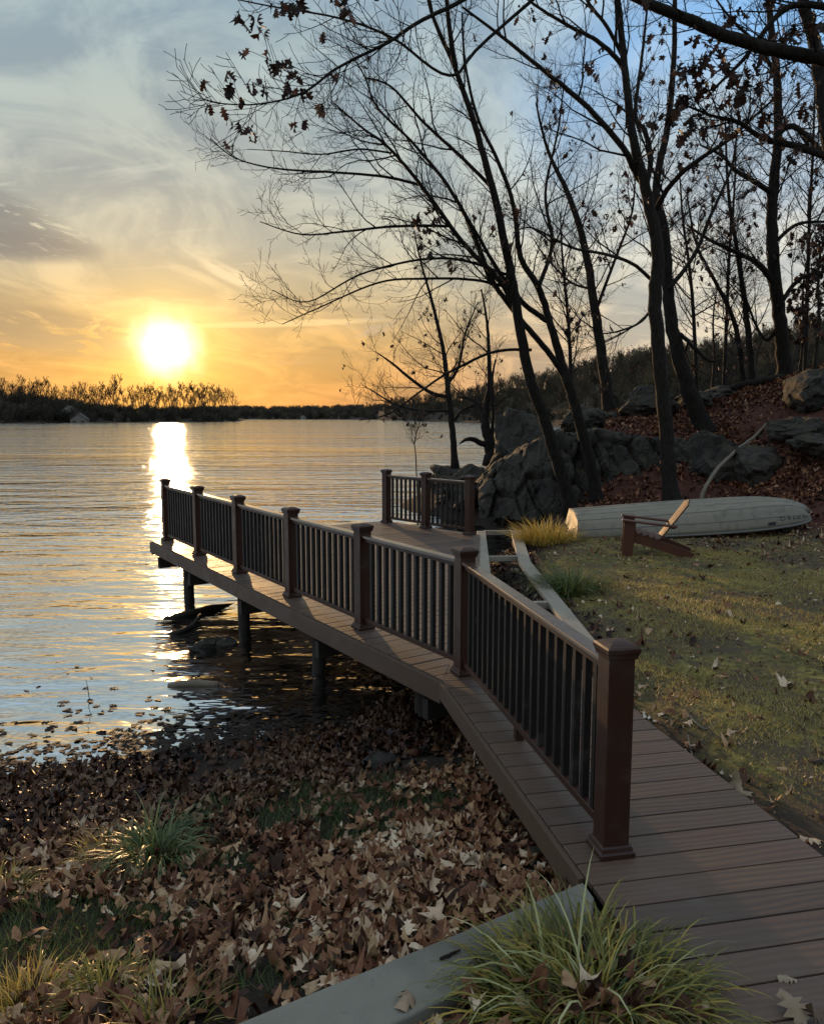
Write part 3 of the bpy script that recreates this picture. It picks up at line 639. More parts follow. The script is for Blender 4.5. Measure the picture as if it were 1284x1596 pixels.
# ------------------------------------------------------------------ pale timber frame over the bed
frm = thing('timber_edging', 'pale bare timber edging with crosspieces over the dark bed beside the deck', 'timber edging', (1.4, 10.5, -.15))
def board(pts, w, z=-.005, th=.05, name='board'):
    for i in range(len(pts) - 1):
        a, b = Vector(pts[i]), Vector(pts[i + 1]); m = MB(); m.beam((a.x, a.y, z - th / 2), (b.x, b.y, z - th / 2), w, th); m.build(name, M_pale, frm, bevel=.004)
board([(1.22, 13.85), (.93, 9.9)], .15); 
l0, l1, l2 = Vector((1.84, 13.95)), Vector((1.57, 10.85)), Vector((1.58, 6.55))
def bent(ps, w, z0, z1):
    L, Rr = [], []
    for i, p in enumerate(ps):
        da = (ps[min(i + 1, len(ps) - 1)] - ps[max(i - 1, 0)]).normalized(); nn = Vector((-da.y, da.x)); L.append(p + nn * w / 2); Rr.append(p - nn * w / 2)
    for i in range(len(ps) - 1):
        m = MB(); m.prism(ccw([L[i], L[i + 1], Rr[i + 1], Rr[i]]), z0, z1); m.build('board', M_pale, frm, bevel=.003)
bent([l0, l1, l2], .17, -.055, -.005)
for (xa, ya, xb, yb) in ((1.28, 13.93, 1.78, 13.96), (1.03, 11.35, 1.53, 11.4), (1.02, 8.5, 1.5, 8.55)):
    m = MB(); m.beam((xa, ya, -.05), (xb, yb, -.05), .075, .075); m.build('crosspiece', M_pale, frm, bevel=.003)
for x, y in ((1.84, 13.9), (1.57, 10.85), (1.58, 7.2), (1.22, 13.8), (1.58, 9.0)):
    m = MB(); m.box((x, y, -.3), (.08, .08, .48)); m.build('stake', M_pile, frm)

# ------------------------------------------------------------------ concrete edging
e2 = P7 + n2 * OFF2
sl = [Vector((-1.10, 2.12)), e2 - d2 * .215 + n2 * .03, e2 - d2 * .33 + n2 * .03, e2 - d2 * .50 + n2 * .12, Vector((-.93, 1.85))]
bm = bmesh.new(); vs = [bm.verts.new((p.x, p.y, z)) for z in (-.22, .004) for p in sl]
for q in [(4, 3, 2, 1, 0), (5, 6, 7, 8, 9)] + [(i, (i + 1) % 5, 5 + (i + 1) % 5, 5 + i) for i in range(5)]: bm.faces.new([vs[i] for i in q])
bmesh.ops.recalc_face_normals(bm, faces=bm.faces); me = bpy.data.meshes.new('concrete_edging'); bm.to_mesh(me); me.materials.append(M_conc)
slab = bpy.data.objects.new('concrete_edging', me); C.objects.link(slab); bv = slab.modifiers.new('bevel', 'BEVEL'); bv.width = .012; bv.segments = 3
tag(slab, 'grey concrete edging slab at the near end of the walkway', 'concrete slab')

# ------------------------------------------------------------------ rocks
def rock_mesh(seed, sub=4, planes=9, rough=.16):
    random.seed(seed); bm = bmesh.new(); bmesh.ops.create_icosphere(bm, subdivisions=sub, radius=1.0)
    cuts = []
    for i in range(planes):
        d = Vector((random.gauss(0, 1), random.gauss(0, 1), random.gauss(0, .9))).normalized(); cuts.append((d, rv(.62, .98)))
    for v in bm.verts:
        p = v.co * 1.12
        for d, k in cuts:
            q = p.dot(d) - k
            if q > 0: p = p - d * q * .92
        nn = p.normalized(); p = p + nn * (mnoise.fractal(p * 1.7 + Vector((seed, 0, 0)), .8, 2.0, 4) * rough + .05 * mnoise.noise(p * 7 + Vector((0, seed, 0))))
        v.co = p
    me = bpy.data.meshes.new('boulder'); bm.to_mesh(me); bm.free(); me.polygons.foreach_set('use_smooth', [False] * len(me.polygons)); me.materials.append(M_rock); return me
rocks = [ # cx, cy, Y, w, h, depth, label
    (806, 688, 21.6, 66, 108, 1.1, 'upright pointed boulder at the water end of the rock outcrop'),
    (822, 768, 19.6, 120, 120, 1.6, 'broad dark boulder below the pointed one, down at the water'),
    (738, 770, 23.2, 110, 74, 2.2, 'low sloping rock slab behind the two-bay railing'),
    (700, 745, 26.0, 60, 36, 1.2, 'small rock under the slim tree at the tip of the point'),
    (1100, 735, 17.9, 84, 96, 1.1, 'pale smooth-faced boulder behind the middle of the boat'),
    (1172, 742, 17.4, 110, 78, 1.2, 'boulder half buried in leaves under the pale fallen branch'),
    (1222, 752, 16.9, 60, 54, .8, 'small leaf-edged boulder behind the bow of the boat'),
    (1256, 616, 19.2, 70, 62, 1.2, 'large square boulder high on the slope at the right'),
    (1245, 668, 17.6, 76, 36, 1.1, 'flat-topped boulder below the square one on the slope'),
    (1268, 692, 16.2, 60, 30, .8, 'low rounded rock at the right edge of the slope'),
    (1120, 618, 23.0, 56, 26, .9, 'flat stone on the ridge left of the fallen log'),
    (1080, 626, 22.0, 50, 34, .9, 'grey stone on the ridge behind the thick leaning trunk'),
    (1008, 632, 21.5, 76, 46, 1.0, 'grey boulder on the ridge behind the straight trunk'),
    (962, 652, 22.4, 60, 24, .9, 'flat pale stone at the foot of the slim ridge tree'),
    (905, 655, 21.0, 62, 44, .9, 'rounded boulder on top of the outcrop beside the water gap'),
    (838, 800, 18.9, 60, 34, .7, 'wet low rock at the waterline below the broad dark boulder'),
    (780, 738, 21.6, 56, 50, .9, 'dark block wedged under the pointed boulder'),
    (665, 752, 25.5, 26, 16, .5, 'small stone at the waterline off the point'),
]
for i, (cx, cy_, Y, w, h, dp, lab) in enumerate(rocks):
    me = rock_mesh(40 + i, 4, 22, .20); o = bpy.data.objects.new('boulder', me); C.objects.link(o); o.location = W(cx, cy_, Y); s_ = Y / FPX / 2 * 1.18
    o.scale = (w * s_, dp, h * s_); o.rotation_euler = (rv(-.1, .1), rv(-.08, .08), rv(-.3, .3)); tag(o, lab, 'boulder', 'boulders of the rock outcrop')
# continuous cracked ledge behind the boat
topf = lerpf([745, 775, 830, 870, 900, 930, 985, 1030, 1062, 1130, 1180, 1230], [752, 722, 690, 674, 672, 666, 676, 680, 684, 700, 716, 742]); botf = lerpf([745, 830, 900, 985, 1050, 1130, 1230], [806, 812, 800, 794, 782, 774, 768])
cols = np.arange(745, 1231, 2.6); RN = 46; V = []; Fc = []
for px in cols:
    for r in range(RN + 1):
        t = r / RN
        if t < .72:
            u = t / .72; yd = 17.4 + (.9 if px < 860 else 0) * max(0, (860 - px) / 60) + 1.05 * u ** 1.4; q = W(px, botf(px) + (topf(px) - botf(px)) * u, yd)
        else:
            u = (t - .72) / .28; e = W(px, topf(px), 18.45 + (.9 if px < 860 else 0) * max(0, (860 - px) / 60)); q = Vector((e.x, e.y + 2.6 * u, e.z + .10 * u - .5 * u * u))
        s_ = Vector((q.x * .95 + .25 * q.z, q.y * .5, q.z * .55)); dd, pp = mnoise.voronoi(s_ * 1.25); dd2, pp2 = mnoise.voronoi(s_ * 3.1 + Vector((7, 3, 1)))
        cell = mnoise.noise(pp[0] * 5.3) * .34 + mnoise.noise(pp2[0] * 7.1) * .13; crack = -.20 * max(0, 1 - (dd[1] - dd[0]) / .10) - .07 * max(0, 1 - (dd2[1] - dd2[0]) / .12)
        rough = mnoise.fractal(q * 2.2, .9, 2.0, 4) * .10; amt = cell + crack + rough; fade = 1.0 if t < .72 else max(.25, 1 - (t - .72) * 3)
        V.append((q.x, q.y - amt * fade, q.z + amt * .35 * (1 if t > .1 else 0)))
k_ = RN + 1
for i in range(len(cols) - 1):
    for r in range(RN): Fc.append((i * k_ + r, (i + 1) * k_ + r, (i + 1) * k_ + r + 1, i * k_ + r + 1))
tag(np_mesh('rock_ledge', np.array(V), Fc, M_rock, smooth=False), 'continuous dark cracked rock ledge behind the leaning trunks and the boat', 'rock')
for px, py, z, s_, lab in ((335, 1003, WZ, .27, 'wet flat stone breaking the water under the deck'), (590, 1192, None, .16, 'dark stone among the leaves on the bank'), (850, 1335, None, .10, 'dark stone among leaves beside the walkway fascia'), (1275, 1190, None, .05, 'small pebble on the lawn')):
    if z is None:
        q = P(px, py, -.35)
        for _ in range(6): q = P(px, py, hz(q.x, q.y))
        zz_ = hz(q.x, q.y) + s_ * .15
    else: q = P(px, py, z); zz_ = z - s_ * .05
    o = bpy.data.objects.new('stone', rock_mesh(80 + int(px), 3, 8, .1)); C.objects.link(o); o.location = (q.x, q.y, zz_); o.scale = (s_, s_ * .8, s_ * .42); tag(o, lab, 'stone')
# ------------------------------------------------------------------ upturned boat
def f(k):
    q = pos(k); a = k.noise(k.mapping(q, (.7, 2, 3)), 1.6, 5, .65); b = k.noise(q, 22.0, 4, .7); s_ = k.noise(k.mapping(q, (5, 5, .9)), 1.5, 4, .6)
    c = k.mix(a, (.17, .152, .112), (.29, .262, .20)); c = k.mix(k.m('MULTIPLY', k.rng(s_, .5, .7), .5), c, (.09, .082, .062)); c = k.mix(k.m('MULTIPLY', k.rng(b, .6, .75), .4), c, (.15, .14, .11))
    surf(k, c, .55, .4, bump(k, a, .3, .01), Metallic=.15)
M_boat = material('boat_aluminium', f); M_rim = plain('boat_rim', (.16, .155, .14), .5); M_ink = plain('registration_ink', (.02, .02, .02), .6)
BL = 3.95; b_or = Vector((2.77, 13.45, .05)); b_rz = R(-3.0); BM = Matrix.Translation(b_or) @ Matrix.Rotation(b_rz, 4, 'Z') @ Matrix.Rotation(R(-3.4), 4, 'Y') @ Matrix.Rotation(R(5), 4, 'X')
SS = [0, .2, .4, .55, .68, .78, .86, .92, .96, .985, 1.0]
bg = lerpf(SS, [.60, .66, .68, .67, .62, .54, .43, .32, .21, .12, .012]); bb = lerpf(SS, [.47, .50, .51, .50, .45, .37, .27, .18, .11, .06, .015]); hb = lerpf(SS, [.33, .35, .37, .385, .395, .395, .37, .33, .27, .21, .14])
def side(s, t, y=-1):                                    # t 0 gunwale .. 1 chine, bulging a little
    x = s * BL - .06 * t * (s > .9) - .05 * (1 - s) * (1 - t); g = bg(s) + (bb(s) - bg(s)) * t + .03 * math.sin(t * math.pi); return Vector((x, y * g, hb(s) * .86 * t))
boat = thing('rowing_boat', 'weathered grey aluminium boat lying upside down at the foot of the rocks', 'boat', tuple(b_or))
st_ = [i / 40 for i in range(41)]; m = MB(); prof_n = 0
for s in st_:
    row = [side(s, t, -1) for t in (0, .2, .4, .6, .8, 1)] + [Vector((s * BL, -bb(s) * .5, hb(s) * .97)), Vector((s * BL, 0, hb(s)))] + [Vector((s * BL, bb(s) * .5, hb(s) * .97))] + [side(s, t, 1) for t in (1, .8, .6, .4, .2, 0)]
    prof_n = len(row); m.v += [tuple(BM @ q) for q in row]
for i in range(40):
    for j in range(prof_n - 1): m.f.append((i * prof_n + j, i * prof_n + j + 1, (i + 1) * prof_n + j + 1, (i + 1) * prof_n + j))
hull = m.build('hull', M_boat, boat, True); sm = hull.modifiers.new('solid', 'SOLIDIFY'); sm.thickness = .012
m = MB(); m.poly([BM @ q for q in ([side(0, t, -1) for t in (0, .5, 1)] + [Vector((0, 0, hb(0)))] + [side(0, t, 1) for t in (1, .5, 0)])]); tr = m.build('transom', M_boat, boat); sm = tr.modifiers.new('solid', 'SOLIDIFY'); sm.thickness = .03
for y in (-1, 1):
    m = MB(); m.tube([BM @ (side(s, 0, y) + Vector((0, y * .012, .0))) for s in st_], [.020] * 41, 6); m.build('gunwale', M_rim, boat, True)
    m = MB(); m.tube([BM @ (side(s, .52, y) + Vector((0, y * .004, .0))) for s in st_[:36]], [.014] * 36, 5); m.build('side_rib', M_rim, boat, True)
    m = MB(); m.tube([BM @ (side(s, 1, y)) for s in st_], [.015] * 41, 5); m.build('chine', M_rim, boat, True)
for y in (-.5, 0, .5):
    m = MB(); m.tube([BM @ Vector((s * BL, y * bb(s), hb(s) * (1 if y == 0 else .975) + .004)) for s in st_[:38]], [.016] * 38, 5); m.build('keel_strip', M_boat, boat, True)
def text_mesh(body, size):
    cu = bpy.data.curves.new('registration', 'FONT'); cu.body = body; cu.size = size; cu.resolution_u = 2; o = bpy.data.objects.new('tmp', cu); C.objects.link(o)
    dg = bpy.context.evaluated_depsgraph_get(); me = bpy.data.meshes.new_from_object(o.evaluated_get(dg)); bpy.data.objects.remove(o); return me
me = text_mesh('NJ 2523 A CL', .13); xs = [v.co.x for v in me.vertices]; x0, x1 = min(xs), max(xs)
for v in me.vertices:                                    # upside down with the boat, wrapped on the side plate near the bow
    s = .972 - (v.co.x - x0) / (x1 - x0) * .150; t = .50 - v.co.y / .13 * .27; q = side(s, t, -1); q2 = side(s - .01, t, -1); nn = (q - q2).normalized().cross(Vector((0, .3, 1)).normalized()); nn = nn if nn.y < 0 else -nn
    v.co = BM @ (q + nn * .022)
o = bpy.data.objects.new('registration_number', me); C.objects.link(o); me.materials.append(M_ink); o.parent = boat; o.matrix_parent_inverse = Matrix.Translation(-boat.location); o['label'] = 'black registration characters painted upside down near the bow'
m = MB(); qs = [BM @ (side(s, t, -1) + Vector((0, -.024, .008))) for s, t in ((.775, .15), (.808, .15), (.808, .30), (.775, .30))]; m.poly(qs); o = m.build('registration_decal', M_ink, boat); sm = o.modifiers.new('solid', 'SOLIDIFY'); sm.thickness = .002
for px, lab in ((930, 'grey timber block propping the stern of the upturned boat'), (1210, 'grey timber block propping the bow of the upturned boat')):
    q = W(px, 832 if px < 1000 else 826, 13.5 if px < 1000 else 13.4); z = hz(q.x, q.y); m = MB(); m.box((q.x, q.y, z + .05), (.14, .8, .12), b_rz); tag(m.build('timber_block', M_pile, bevel=.01), lab, 'timber block')

# ------------------------------------------------------------------ adirondack chair
def f(k):
    q = pos(k); g = k.noise(k.mapping(q, (12, 12, 12)), 2.0, 4, .65); c = k.mix(g, (.060, .018, .010), (.105, .034, .018)); surf(k, c, .48, .45, bump(k, g, .3, .004))
M_chair = material('chair_stain', f)
c_or = Vector((3.50, 11.32, hz(3.5, 11.32) - .005)); CM = Matrix.Translation(c_or) @ Matrix.Rotation(math.pi - .24, 4, 'Z') @ Matrix.Scale(.93, 4)
chair = thing('adirondack_chair', 'reddish brown slatted wooden garden chair standing on the lawn before the boat', 'chair', tuple(c_or))
def cb(name, a, b, w, h, up=(0, 0, 1)):
    m = MB(); m.beam(CM @ Vector(a), CM @ Vector(b), w, h, CM.to_3x3() @ Vector(up)); return m.build(name, M_chair, chair, bevel=.004)
for y in (-.30, .30):
    m = MB(); s = 1 if y > 0 else -1
    lo = [(.33, 0), (.49, 0), (.47, .535), (.29, .535)]; vv = [CM @ Vector((x, y + dy, z)) for dy in (-.014, .014) for x, z in lo]; m.v = [tuple(q) for q in vv]; m.f = [(0, 1, 2, 3), (7, 6, 5, 4), (0, 4, 5, 1), (1, 5, 6, 2), (2, 6, 7, 3), (3, 7, 4, 0)]; m.build('leg', M_chair, chair, bevel=.003)
    m = MB(); yy = y - s * .03; lo = [(.44, .24), (.44, .375), (.10, .30), (-.12, .235), (-.56, .07), (-.58, .0), (-.42, .0)]; vv = [CM @ Vector((x, yy + dy, z)) for dy in (-.013, .013) for x, z in lo]; m.v = [tuple(q) for q in vv]; k = 7; m.f = [tuple(range(k)), tuple(range(2 * k - 1, k - 1, -1))] + [(i, k + i, k + (i + 1) % k, (i + 1) % k) for i in range(k)]; m.build('rear_leg', M_chair, chair)
    cb('armrest', (.50, y + s * .01, .550), (-.30, y + s * .01, .470), .125, .026)
for i in range(6):
    t = i / 5; x = .42 - t * .46; z = .392 - t * .135 + .006; cb('seat_slat', (x, -.30, z), (x, .30, z), .078, .02, (.25, 0, 1))
bd = Vector((-.44, 0, .62)).normalized()
for i in range(5):
    y = -.22 + i * .11; top = 1.0 - abs(i - 2) * .035; a = Vector((-.03, y * .92, .205)); b_ = a + bd * (.80 * top); m = MB(); upv = CM.to_3x3() @ Vector((bd.z, 0, -bd.x)); m.beam(CM @ a, CM @ Vector((b_.x, y * 1.08, b_.z)), .098, .02, upv); m.build('back_slat', M_chair, chair, bevel=.004)
cb('back_rail', (-.245, -.33, .452), (-.245, .33, .452), .06, .03); cb('back_rail', (-.115, -.27, .285), (-.115, .27, .285), .05, .03)

# ------------------------------------------------------------------ logs and loose branches
def limb_obj(name, pts, rad, mat_, label, cat, sides=8):
    m = MB(); p = catmull(pts, 5); r = list(np.interp(np.linspace(0, 1, len(p)), np.linspace(0, 1, len(rad)), rad)); p = [q + Vector((rv(-1, 1), rv(-1, 1), rv(-1, 1))) * r[i] * .15 for i, q in enumerate(p)]; m.tube(p, r, sides); return tag(m.build(name, mat_, None, True), label, cat)
limb_obj('fallen_branch', [W(1092, 786, 16.0), W(1098, 762, 16.1), W(1120, 728, 16.6), W(1150, 700, 17.2), W(1178, 678, 18.0), W(1194, 660, 18.6)], [.05, .042, .04, .036, .032, .022], M_dead, 'pale bare fallen branch leaning on the leafy slope behind the boat', 'branch')
limb_obj('fallen_log', [W(1118, 612, 23), W(1150, 602, 22.8), W(1190, 594, 22.6), W(1222, 588, 22.4)], [.09, .10, .11, .11], M_bark, 'dark fallen log lying along the ridge of the slope', 'log')
limb_obj('sunken_log', [P(255, 966, WZ - .02), P(290, 957, WZ + .03), P(330, 948, WZ + .02), P(378, 942, WZ - .06)], [.03, .045, .05, .035], M_pile, 'dark waterlogged trunk floating beside the outermost deck pile', 'log')
limb_obj('sunken_branch', [P(258, 990, WZ - .03), P(280, 984, WZ + .03), P(300, 975, WZ + .02), P(312, 958, WZ + .05)], [.02, .03, .03, .02], M_pile, 'thin wet branch sticking from the water by the floating trunk', 'branch')
limb_obj('driftwood_plank', [P(262, 1069, WZ + .005), P(300, 1066, WZ + .018), P(340, 1068, WZ + .005)], [.03, .05, .035], M_dead, 'grey piece of driftwood floating near the leafy waterline', 'driftwood')
for pts, lab in (([(1066, 1098), (1080, 1112), (1098, 1125), (1115, 1121)], 'thin forked stick on the lawn beside the walkway'), ([(1072, 1130), (1080, 1155), (1085, 1178)], 'short upright stick at the lawn edge of the walkway'), ([(686, 1500), (700, 1494), (717, 1486)], 'short dark twig lying on the concrete edging')):
    q = [P(x, y, 0.0) for x, y in pts]; q = [Vector((a.x, a.y, (.012 if 'concrete' in lab else hz(a.x, a.y) + .012))) for a in q]; limb_obj('stick', q, [.006, .007, .004], M_dead if 'lawn' in lab else M_twig, lab, 'stick', 5)

# ------------------------------------------------------------------ leaf shapes
HALF = [(0, 0), (.05, .10), (.20, .16), (.10, .29), (.33, .42), (.14, .50), (.36, .68), (.15, .73), (.19, .90), (0, 1)]
HALF_OV = [(0, 0), (.13, .14), (.215, .33), (.225, .55), (.16, .78), (.06, .93), (0, 1)]
HALF_MA = [(0, 0), (.10, .05), (.42, .10), (.22, .28), (.46, .52), (.17, .55), (.20, .80), (0, 1)]
HALF_LO = [(0, 0), (.19, .17), (.11, .30), (.34, .46), (.17, .60), (.26, .80), (0, 1)]
def leaf_tmpl(seed, half=HALF, curl=1.0):
    random.seed(seed); a, b, c, d = rv(-1.3, 1.3) * curl, rv(-1.0, 1.0) * curl, rv(-.7, .7) * curl, rv(-.5, .5) * curl; ph = rv(0, 6); V = []; T = []; k = len(half); w = rv(.85, 1.25)
    def bend(x, y):
        y -= .5; x *= w; z = a * x * x + b * y * y * .8 + c * x * y + d * x * .4 + .05 * curl * math.sin(9 * y + ph) * abs(x) * 3; return (x, y, z)
    for x, y in half: V.append(bend(0, y))
    for sg in (1, -1):
        o0 = len(V)
        for x, y in half: V.append(bend(sg * x * rv(.85, 1.1), min(max(y + rv(-.02, .02), 0), 1)))
        for i in range(k - 1):
            q = [i, o0 + i, o0 + i + 1, i + 1]
            if sg < 0: q = q[::-1]
            if i == 0: T.append((0, o0 + 1, 1) if sg > 0 else (1, o0 + 1, 0))
            elif i == k - 2: T.append((i, o0 + i, k - 1) if sg > 0 else (k - 1, o0 + i, i))
            else: T.append((q[0], q[1], q[2])); T.append((q[0], q[2], q[3]))
    V = np.array(V, np.float32); T = np.array(T, np.int32); used = np.unique(T); rm = np.full(len(V), -1); rm[used] = np.arange(len(used)); return V[used], rm[T]
LT = [leaf_tmpl(300 + i, HALF, 2.1) for i in range(10)]; LTG = [leaf_tmpl(400 + i, (HALF, HALF_OV, HALF_MA)[i % 3], 2.2 + (i % 4) * .6) for i in range(15)]; LTL = [leaf_tmpl(330 + i, (HALF_LO, HALF_OV, HALF_LO, HALF_OV, HALF_MA)[i % 5], 2.2 + (i % 3)) for i in range(15)]; LTF = [leaf_tmpl(360 + i, HALF_LO, .25) for i in range(5)]
def leaf_me(t, m, name='leaf'):
    me = bpy.data.meshes.new(name); me.from_pydata([tuple(map(float, q)) for q in t[0]], [], [tuple(map(int, q)) for q in t[1]]); me.polygons.foreach_set('use_smooth', [True] * len(me.polygons)); me.materials.append(m); return me
LEAF_G = [leaf_me(t, M_leaf_o) for t in LTG]; LEAF_T = [leaf_me(t, M_leaf_t) for t in LT]
def rot_mats(k, tilt):
    yaw = rng.uniform(0, 2 * np.pi, k); ta = np.abs(rng.normal(0, tilt, k)); ax = rng.uniform(0, 2 * np.pi, k); flip = rng.random(k) < .5
    out = np.empty((k, 3, 3))
    for i in range(k): out[i] = np.array(Matrix.Rotation(ta[i] + (math.pi if flip[i] else 0), 3, Vector((math.cos(ax[i]), math.sin(ax[i]), 0))) @ Matrix.Rotation(yaw[i], 3, 'Z'))
    return out
def scatter_mesh(name, tm, pts, sizes, tilt, rnd, m, parent=None, extra=None):
    k = len(pts); Rm = rot_mats(k, tilt); Vs, Fs, A, B = [], [], [], []; b = 0; ti = rng.integers(0, len(tm), k)
    for i in range(k):
        v, t = tm[ti[i]]; Vs.append((v * sizes[i]) @ Rm[i].T + pts[i]); Fs.append(t + b); b += len(v); A.append(np.full(len(v), rnd[i]))
        if extra is not None: B.append(np.full(len(v), extra[i]))
    at = {'rnd': np.concatenate(A)}
    if extra is not None: at['wet'] = np.concatenate(B)
    return np_mesh(name, np.vstack(Vs), np.vstack(Fs), m, parent, at)
def project(p):
    p = np.asarray(p, float); dx, dy, dz = p[:, 0], p[:, 1], p[:, 2] - CAM_H; cp, sp = math.cos(PITCH), math.sin(PITCH); fw = dy * cp - dz * sp; up = dy * sp + dz * cp
    return 642 + FPX * dx / np.maximum(fw, .01), 798 - FPX * up / np.maximum(fw, .01), fw
def inview(p, mg=60):
    x, y, w = project(p); return (w > .3) & (x > -mg) & (x < 1284 + mg) & (y > -mg) & (y < 1596 + mg)

# ------------------------------------------------------------------ trees
def rad_at(r, t): return float(np.interp(t, np.linspace(0, 1, len(r)), r))
class Tree:
    def __init__(s, name, label, base, m=M_bark, seed=1, group=None):
        s.T = thing(name, label, 'tree', tuple(base), group); s.m = m; s.tw = MB(); s.br = MB(); s.tips = []; random.seed(seed); s.lim = []
    def limb(s, path, radii, name='limb', dens=1.0, kids=True, lv=1, reach=1.0, t0=.15, bias=None, sides=None, jit=.12):
        p = catmull(path, 6); k = len(p); r = [rad_at(radii, i / (k - 1)) for i in range(k)]
        p = [q + Vector((rv(-1, 1), rv(-1, 1), rv(-1, 1))) * r[i] * jit for i, q in enumerate(p)]
        if name == 'trunk':
            for i in range(min(4, k)): r[i] *= (1.55, 1.22, 1.08, 1.0)[i]
            p[0] = p[0] - Vector((0, 0, .25))
        m = MB(); m.tube(p, r, sides or (12 if r[0] > .07 else 7)); m.build(name, s.m, s.T, True)
        if kids: s.lim.append((p, r, dens, lv, reach, t0, bias))
        return p
    def grow(s):
        for a in s.lim: s.kids(*a)
    def kids(s, p, r, dens, lv, reach, t0, bias):
        L = sum((p[i + 1] - p[i]).length for i in range(len(p) - 1)); k = int(L * dens * (1.6, 2.7, 5.2, 6.0)[lv] + .5); n_ = len(p)
        for j in range(k):
            t = t0 + (1 - t0) * ((j + random.random()) / k); i = t * (n_ - 1); i0 = min(int(i), n_ - 2); q = p[i0].lerp(p[i0 + 1], i - i0); T_ = (p[i0 + 1] - p[i0]).normalized(); rr = r[i0]
            nrm = perp(T_); nrm.y *= .8
            if bias is not None: nrm = (nrm + bias * rv(.3, 1.0)).normalized()
            a = rv(.55, 1.05); d = (T_ * math.cos(a) + nrm * math.sin(a)).normalized()
            base_L = (2.6, 1.7, .75, .30)[lv] * reach; ln = base_L * rv(.5, 1.2) * (1.15 - .55 * t); r0 = min(rr * .55, ln * .011 + .0022)
            s.branch(q, d, ln, r0, lv, reach, bias)
    def branch(s, q, d, ln, r0, lv, reach, bias):
        seg = 6 if lv < 2 else (4 if lv == 2 else 3); pts = [q]; bend = perp(d) * rv(.0, .16)
        for i in range(seg):
            d = (d + bend + Vector((0, 0, .085)) + Vector((rv(-1, 1), rv(-1, 1), rv(-1, 1))) * (.24 if lv < 2 else .17)).normalized(); pts.append(pts[-1] + d * (ln / seg))
        rad = [max(r0 * (1 - .72 * i / seg), .0034) for i in range(seg + 1)]
        s.tw.tube(pts, rad, 4 if r0 > .012 else 3, cap=False)
        if lv >= 2: s.tips.append(pts[-1])
        if lv < 3: s.kids(pts, rad, 1.0, lv + 1, reach, .15, None)
    def leaves(s, pts, size, m=None):
        s.n_leaf = getattr(s, 'n_leaf', 0)
        for q in [a + Vector((rv(-1, 1), rv(-1, 1), rv(-1, .3))) * .07 * j for a in pts for j in range(2)]:
            o = bpy.data.objects.new('leaf', random.choice(LEAF_T)); C.objects.link(o); o.parent = s.T; o.matrix_parent_inverse = Matrix.Translation(-s.T.location); o.location = q; sz = size * rv(.7, 1.25)
            o.scale = (sz * rv(.7, 1.1), sz, sz); o.rotation_euler = (R(-90) + rv(-.7, .7), rv(-.9, .9), rv(0, 6.28))
    def done(s, leaf_n=0, size=.11, where=None):
        s.grow()
        if s.tw.v: tag(s.tw.build('twigs', M_twig, s.T, False), kind='stuff')
        if leaf_n:
            c = [q for q in s.tips if where is None or where(q)]; random.shuffle(c); leaf_n = leaf_n * 6 // 10; s.leaves([q + Vector((rv(-.03, .03), rv(-.03, .03), -.03)) for q in c[:leaf_n]], size)
        return s.T
def path(Y, pts, dY=0.0):
    k = len(pts); return [W(x, y, Y + dY * i / max(k - 1, 1)) for i, (x, y) in enumerate(pts)]
# leaning tree 1
t = Tree('leaning_tree', 'leaning bare tree left of the outcrop with its tall trunk crossing the sky', TREE_BASES['T1'], M_bark, 11)
t.limb(path(17.0, [(890, 792), (868, 715), (845, 645), (824, 584), (807, 490), (791, 400), (767, 292), (740, 195), (709, 105), (674, 23), (655, -60)], -1.5), [.14, .128, .118, .110, .098, .084, .070, .058, .046, .034, .024], 'trunk', .55, True, 1, .9, .38, Vector((-.5, 0, .1)))
t.limb(path(15.7, [(709, 105), (700, 40), (692, -40)], -.3), [.055, .045, .03], 'limb', .9)
t.limb(path(16.6, [(807, 490), (781, 440), (734, 392), (709, 362), (672, 310), (631, 257), (597, 222), (565, 199), (520, 160)], -2.5), [.06, .055, .048, .044, .038, .032, .025, .019, .012], 'limb', 1.4, True, 1, 1.0, .2, Vector((-1.0, 0, .0)))
t.limb(path(16.3, [(767, 292), (720, 245), (660, 190), (610, 135), (569, 120)], -1.5), [.04, .035, .028, .02, .012], 'limb', 1.0, True, 1, .8, .2, Vector((-.8, 0, .1)))
t.limb(path(16.6, [(800, 450), (740, 436), (660, 434), (590, 440), (500, 478), (440, 505)], -2), [.032, .028, .024, .019, .013, .008], 'limb', 1.1, True, 1, .75, .2, Vector((-.5, 0, .2)))
t.limb(path(16.4, [(795, 430), (720, 405), (650, 405), (560, 428), (480, 470), (425, 452)], -1.6), [.03, .027, .023, .018, .012, .008], 'limb', 1.1, True, 1, .75, .2, Vector((-.5, 0, .1)))
t.limb(path(16.2, [(700, 352), (620, 352), (540, 360), (470, 365), (405, 345)], -1.5), [.03, .026, .02, .014, .008], 'limb', 1.2, True, 1, .75, .15, Vector((-.5, 0, .1)))
t.limb(path(16.0, [(655, 288), (600, 275), (520, 268), (430, 262), (365, 245), (328, 215)], -1.7), [.03, .026, .022, .016, .011, .007], 'limb', 1.3, True, 1, .7, .15, Vector((-.6, 0, .0)))
t.limb(path(16.2, [(610, 238), (560, 232), (500, 240), (440, 235), (385, 232)], -1.2), [.02, .018, .014, .01, .006], 'limb', 1.3, True, 1, .6, .1)
t.limb(path(16.6, [(828, 545), (770, 548), (700, 580), (655, 610), (605, 645), (560, 655)], -1.2), [.035, .03, .026, .02, .014, .008], 'limb', .9, True, 1, .8, .2, Vector((-.4, 0, .1)))
t.done(80, .13, lambda q: 640 < project([q])[0][0] < 820 and 320 < project([q])[1][0] < 420)
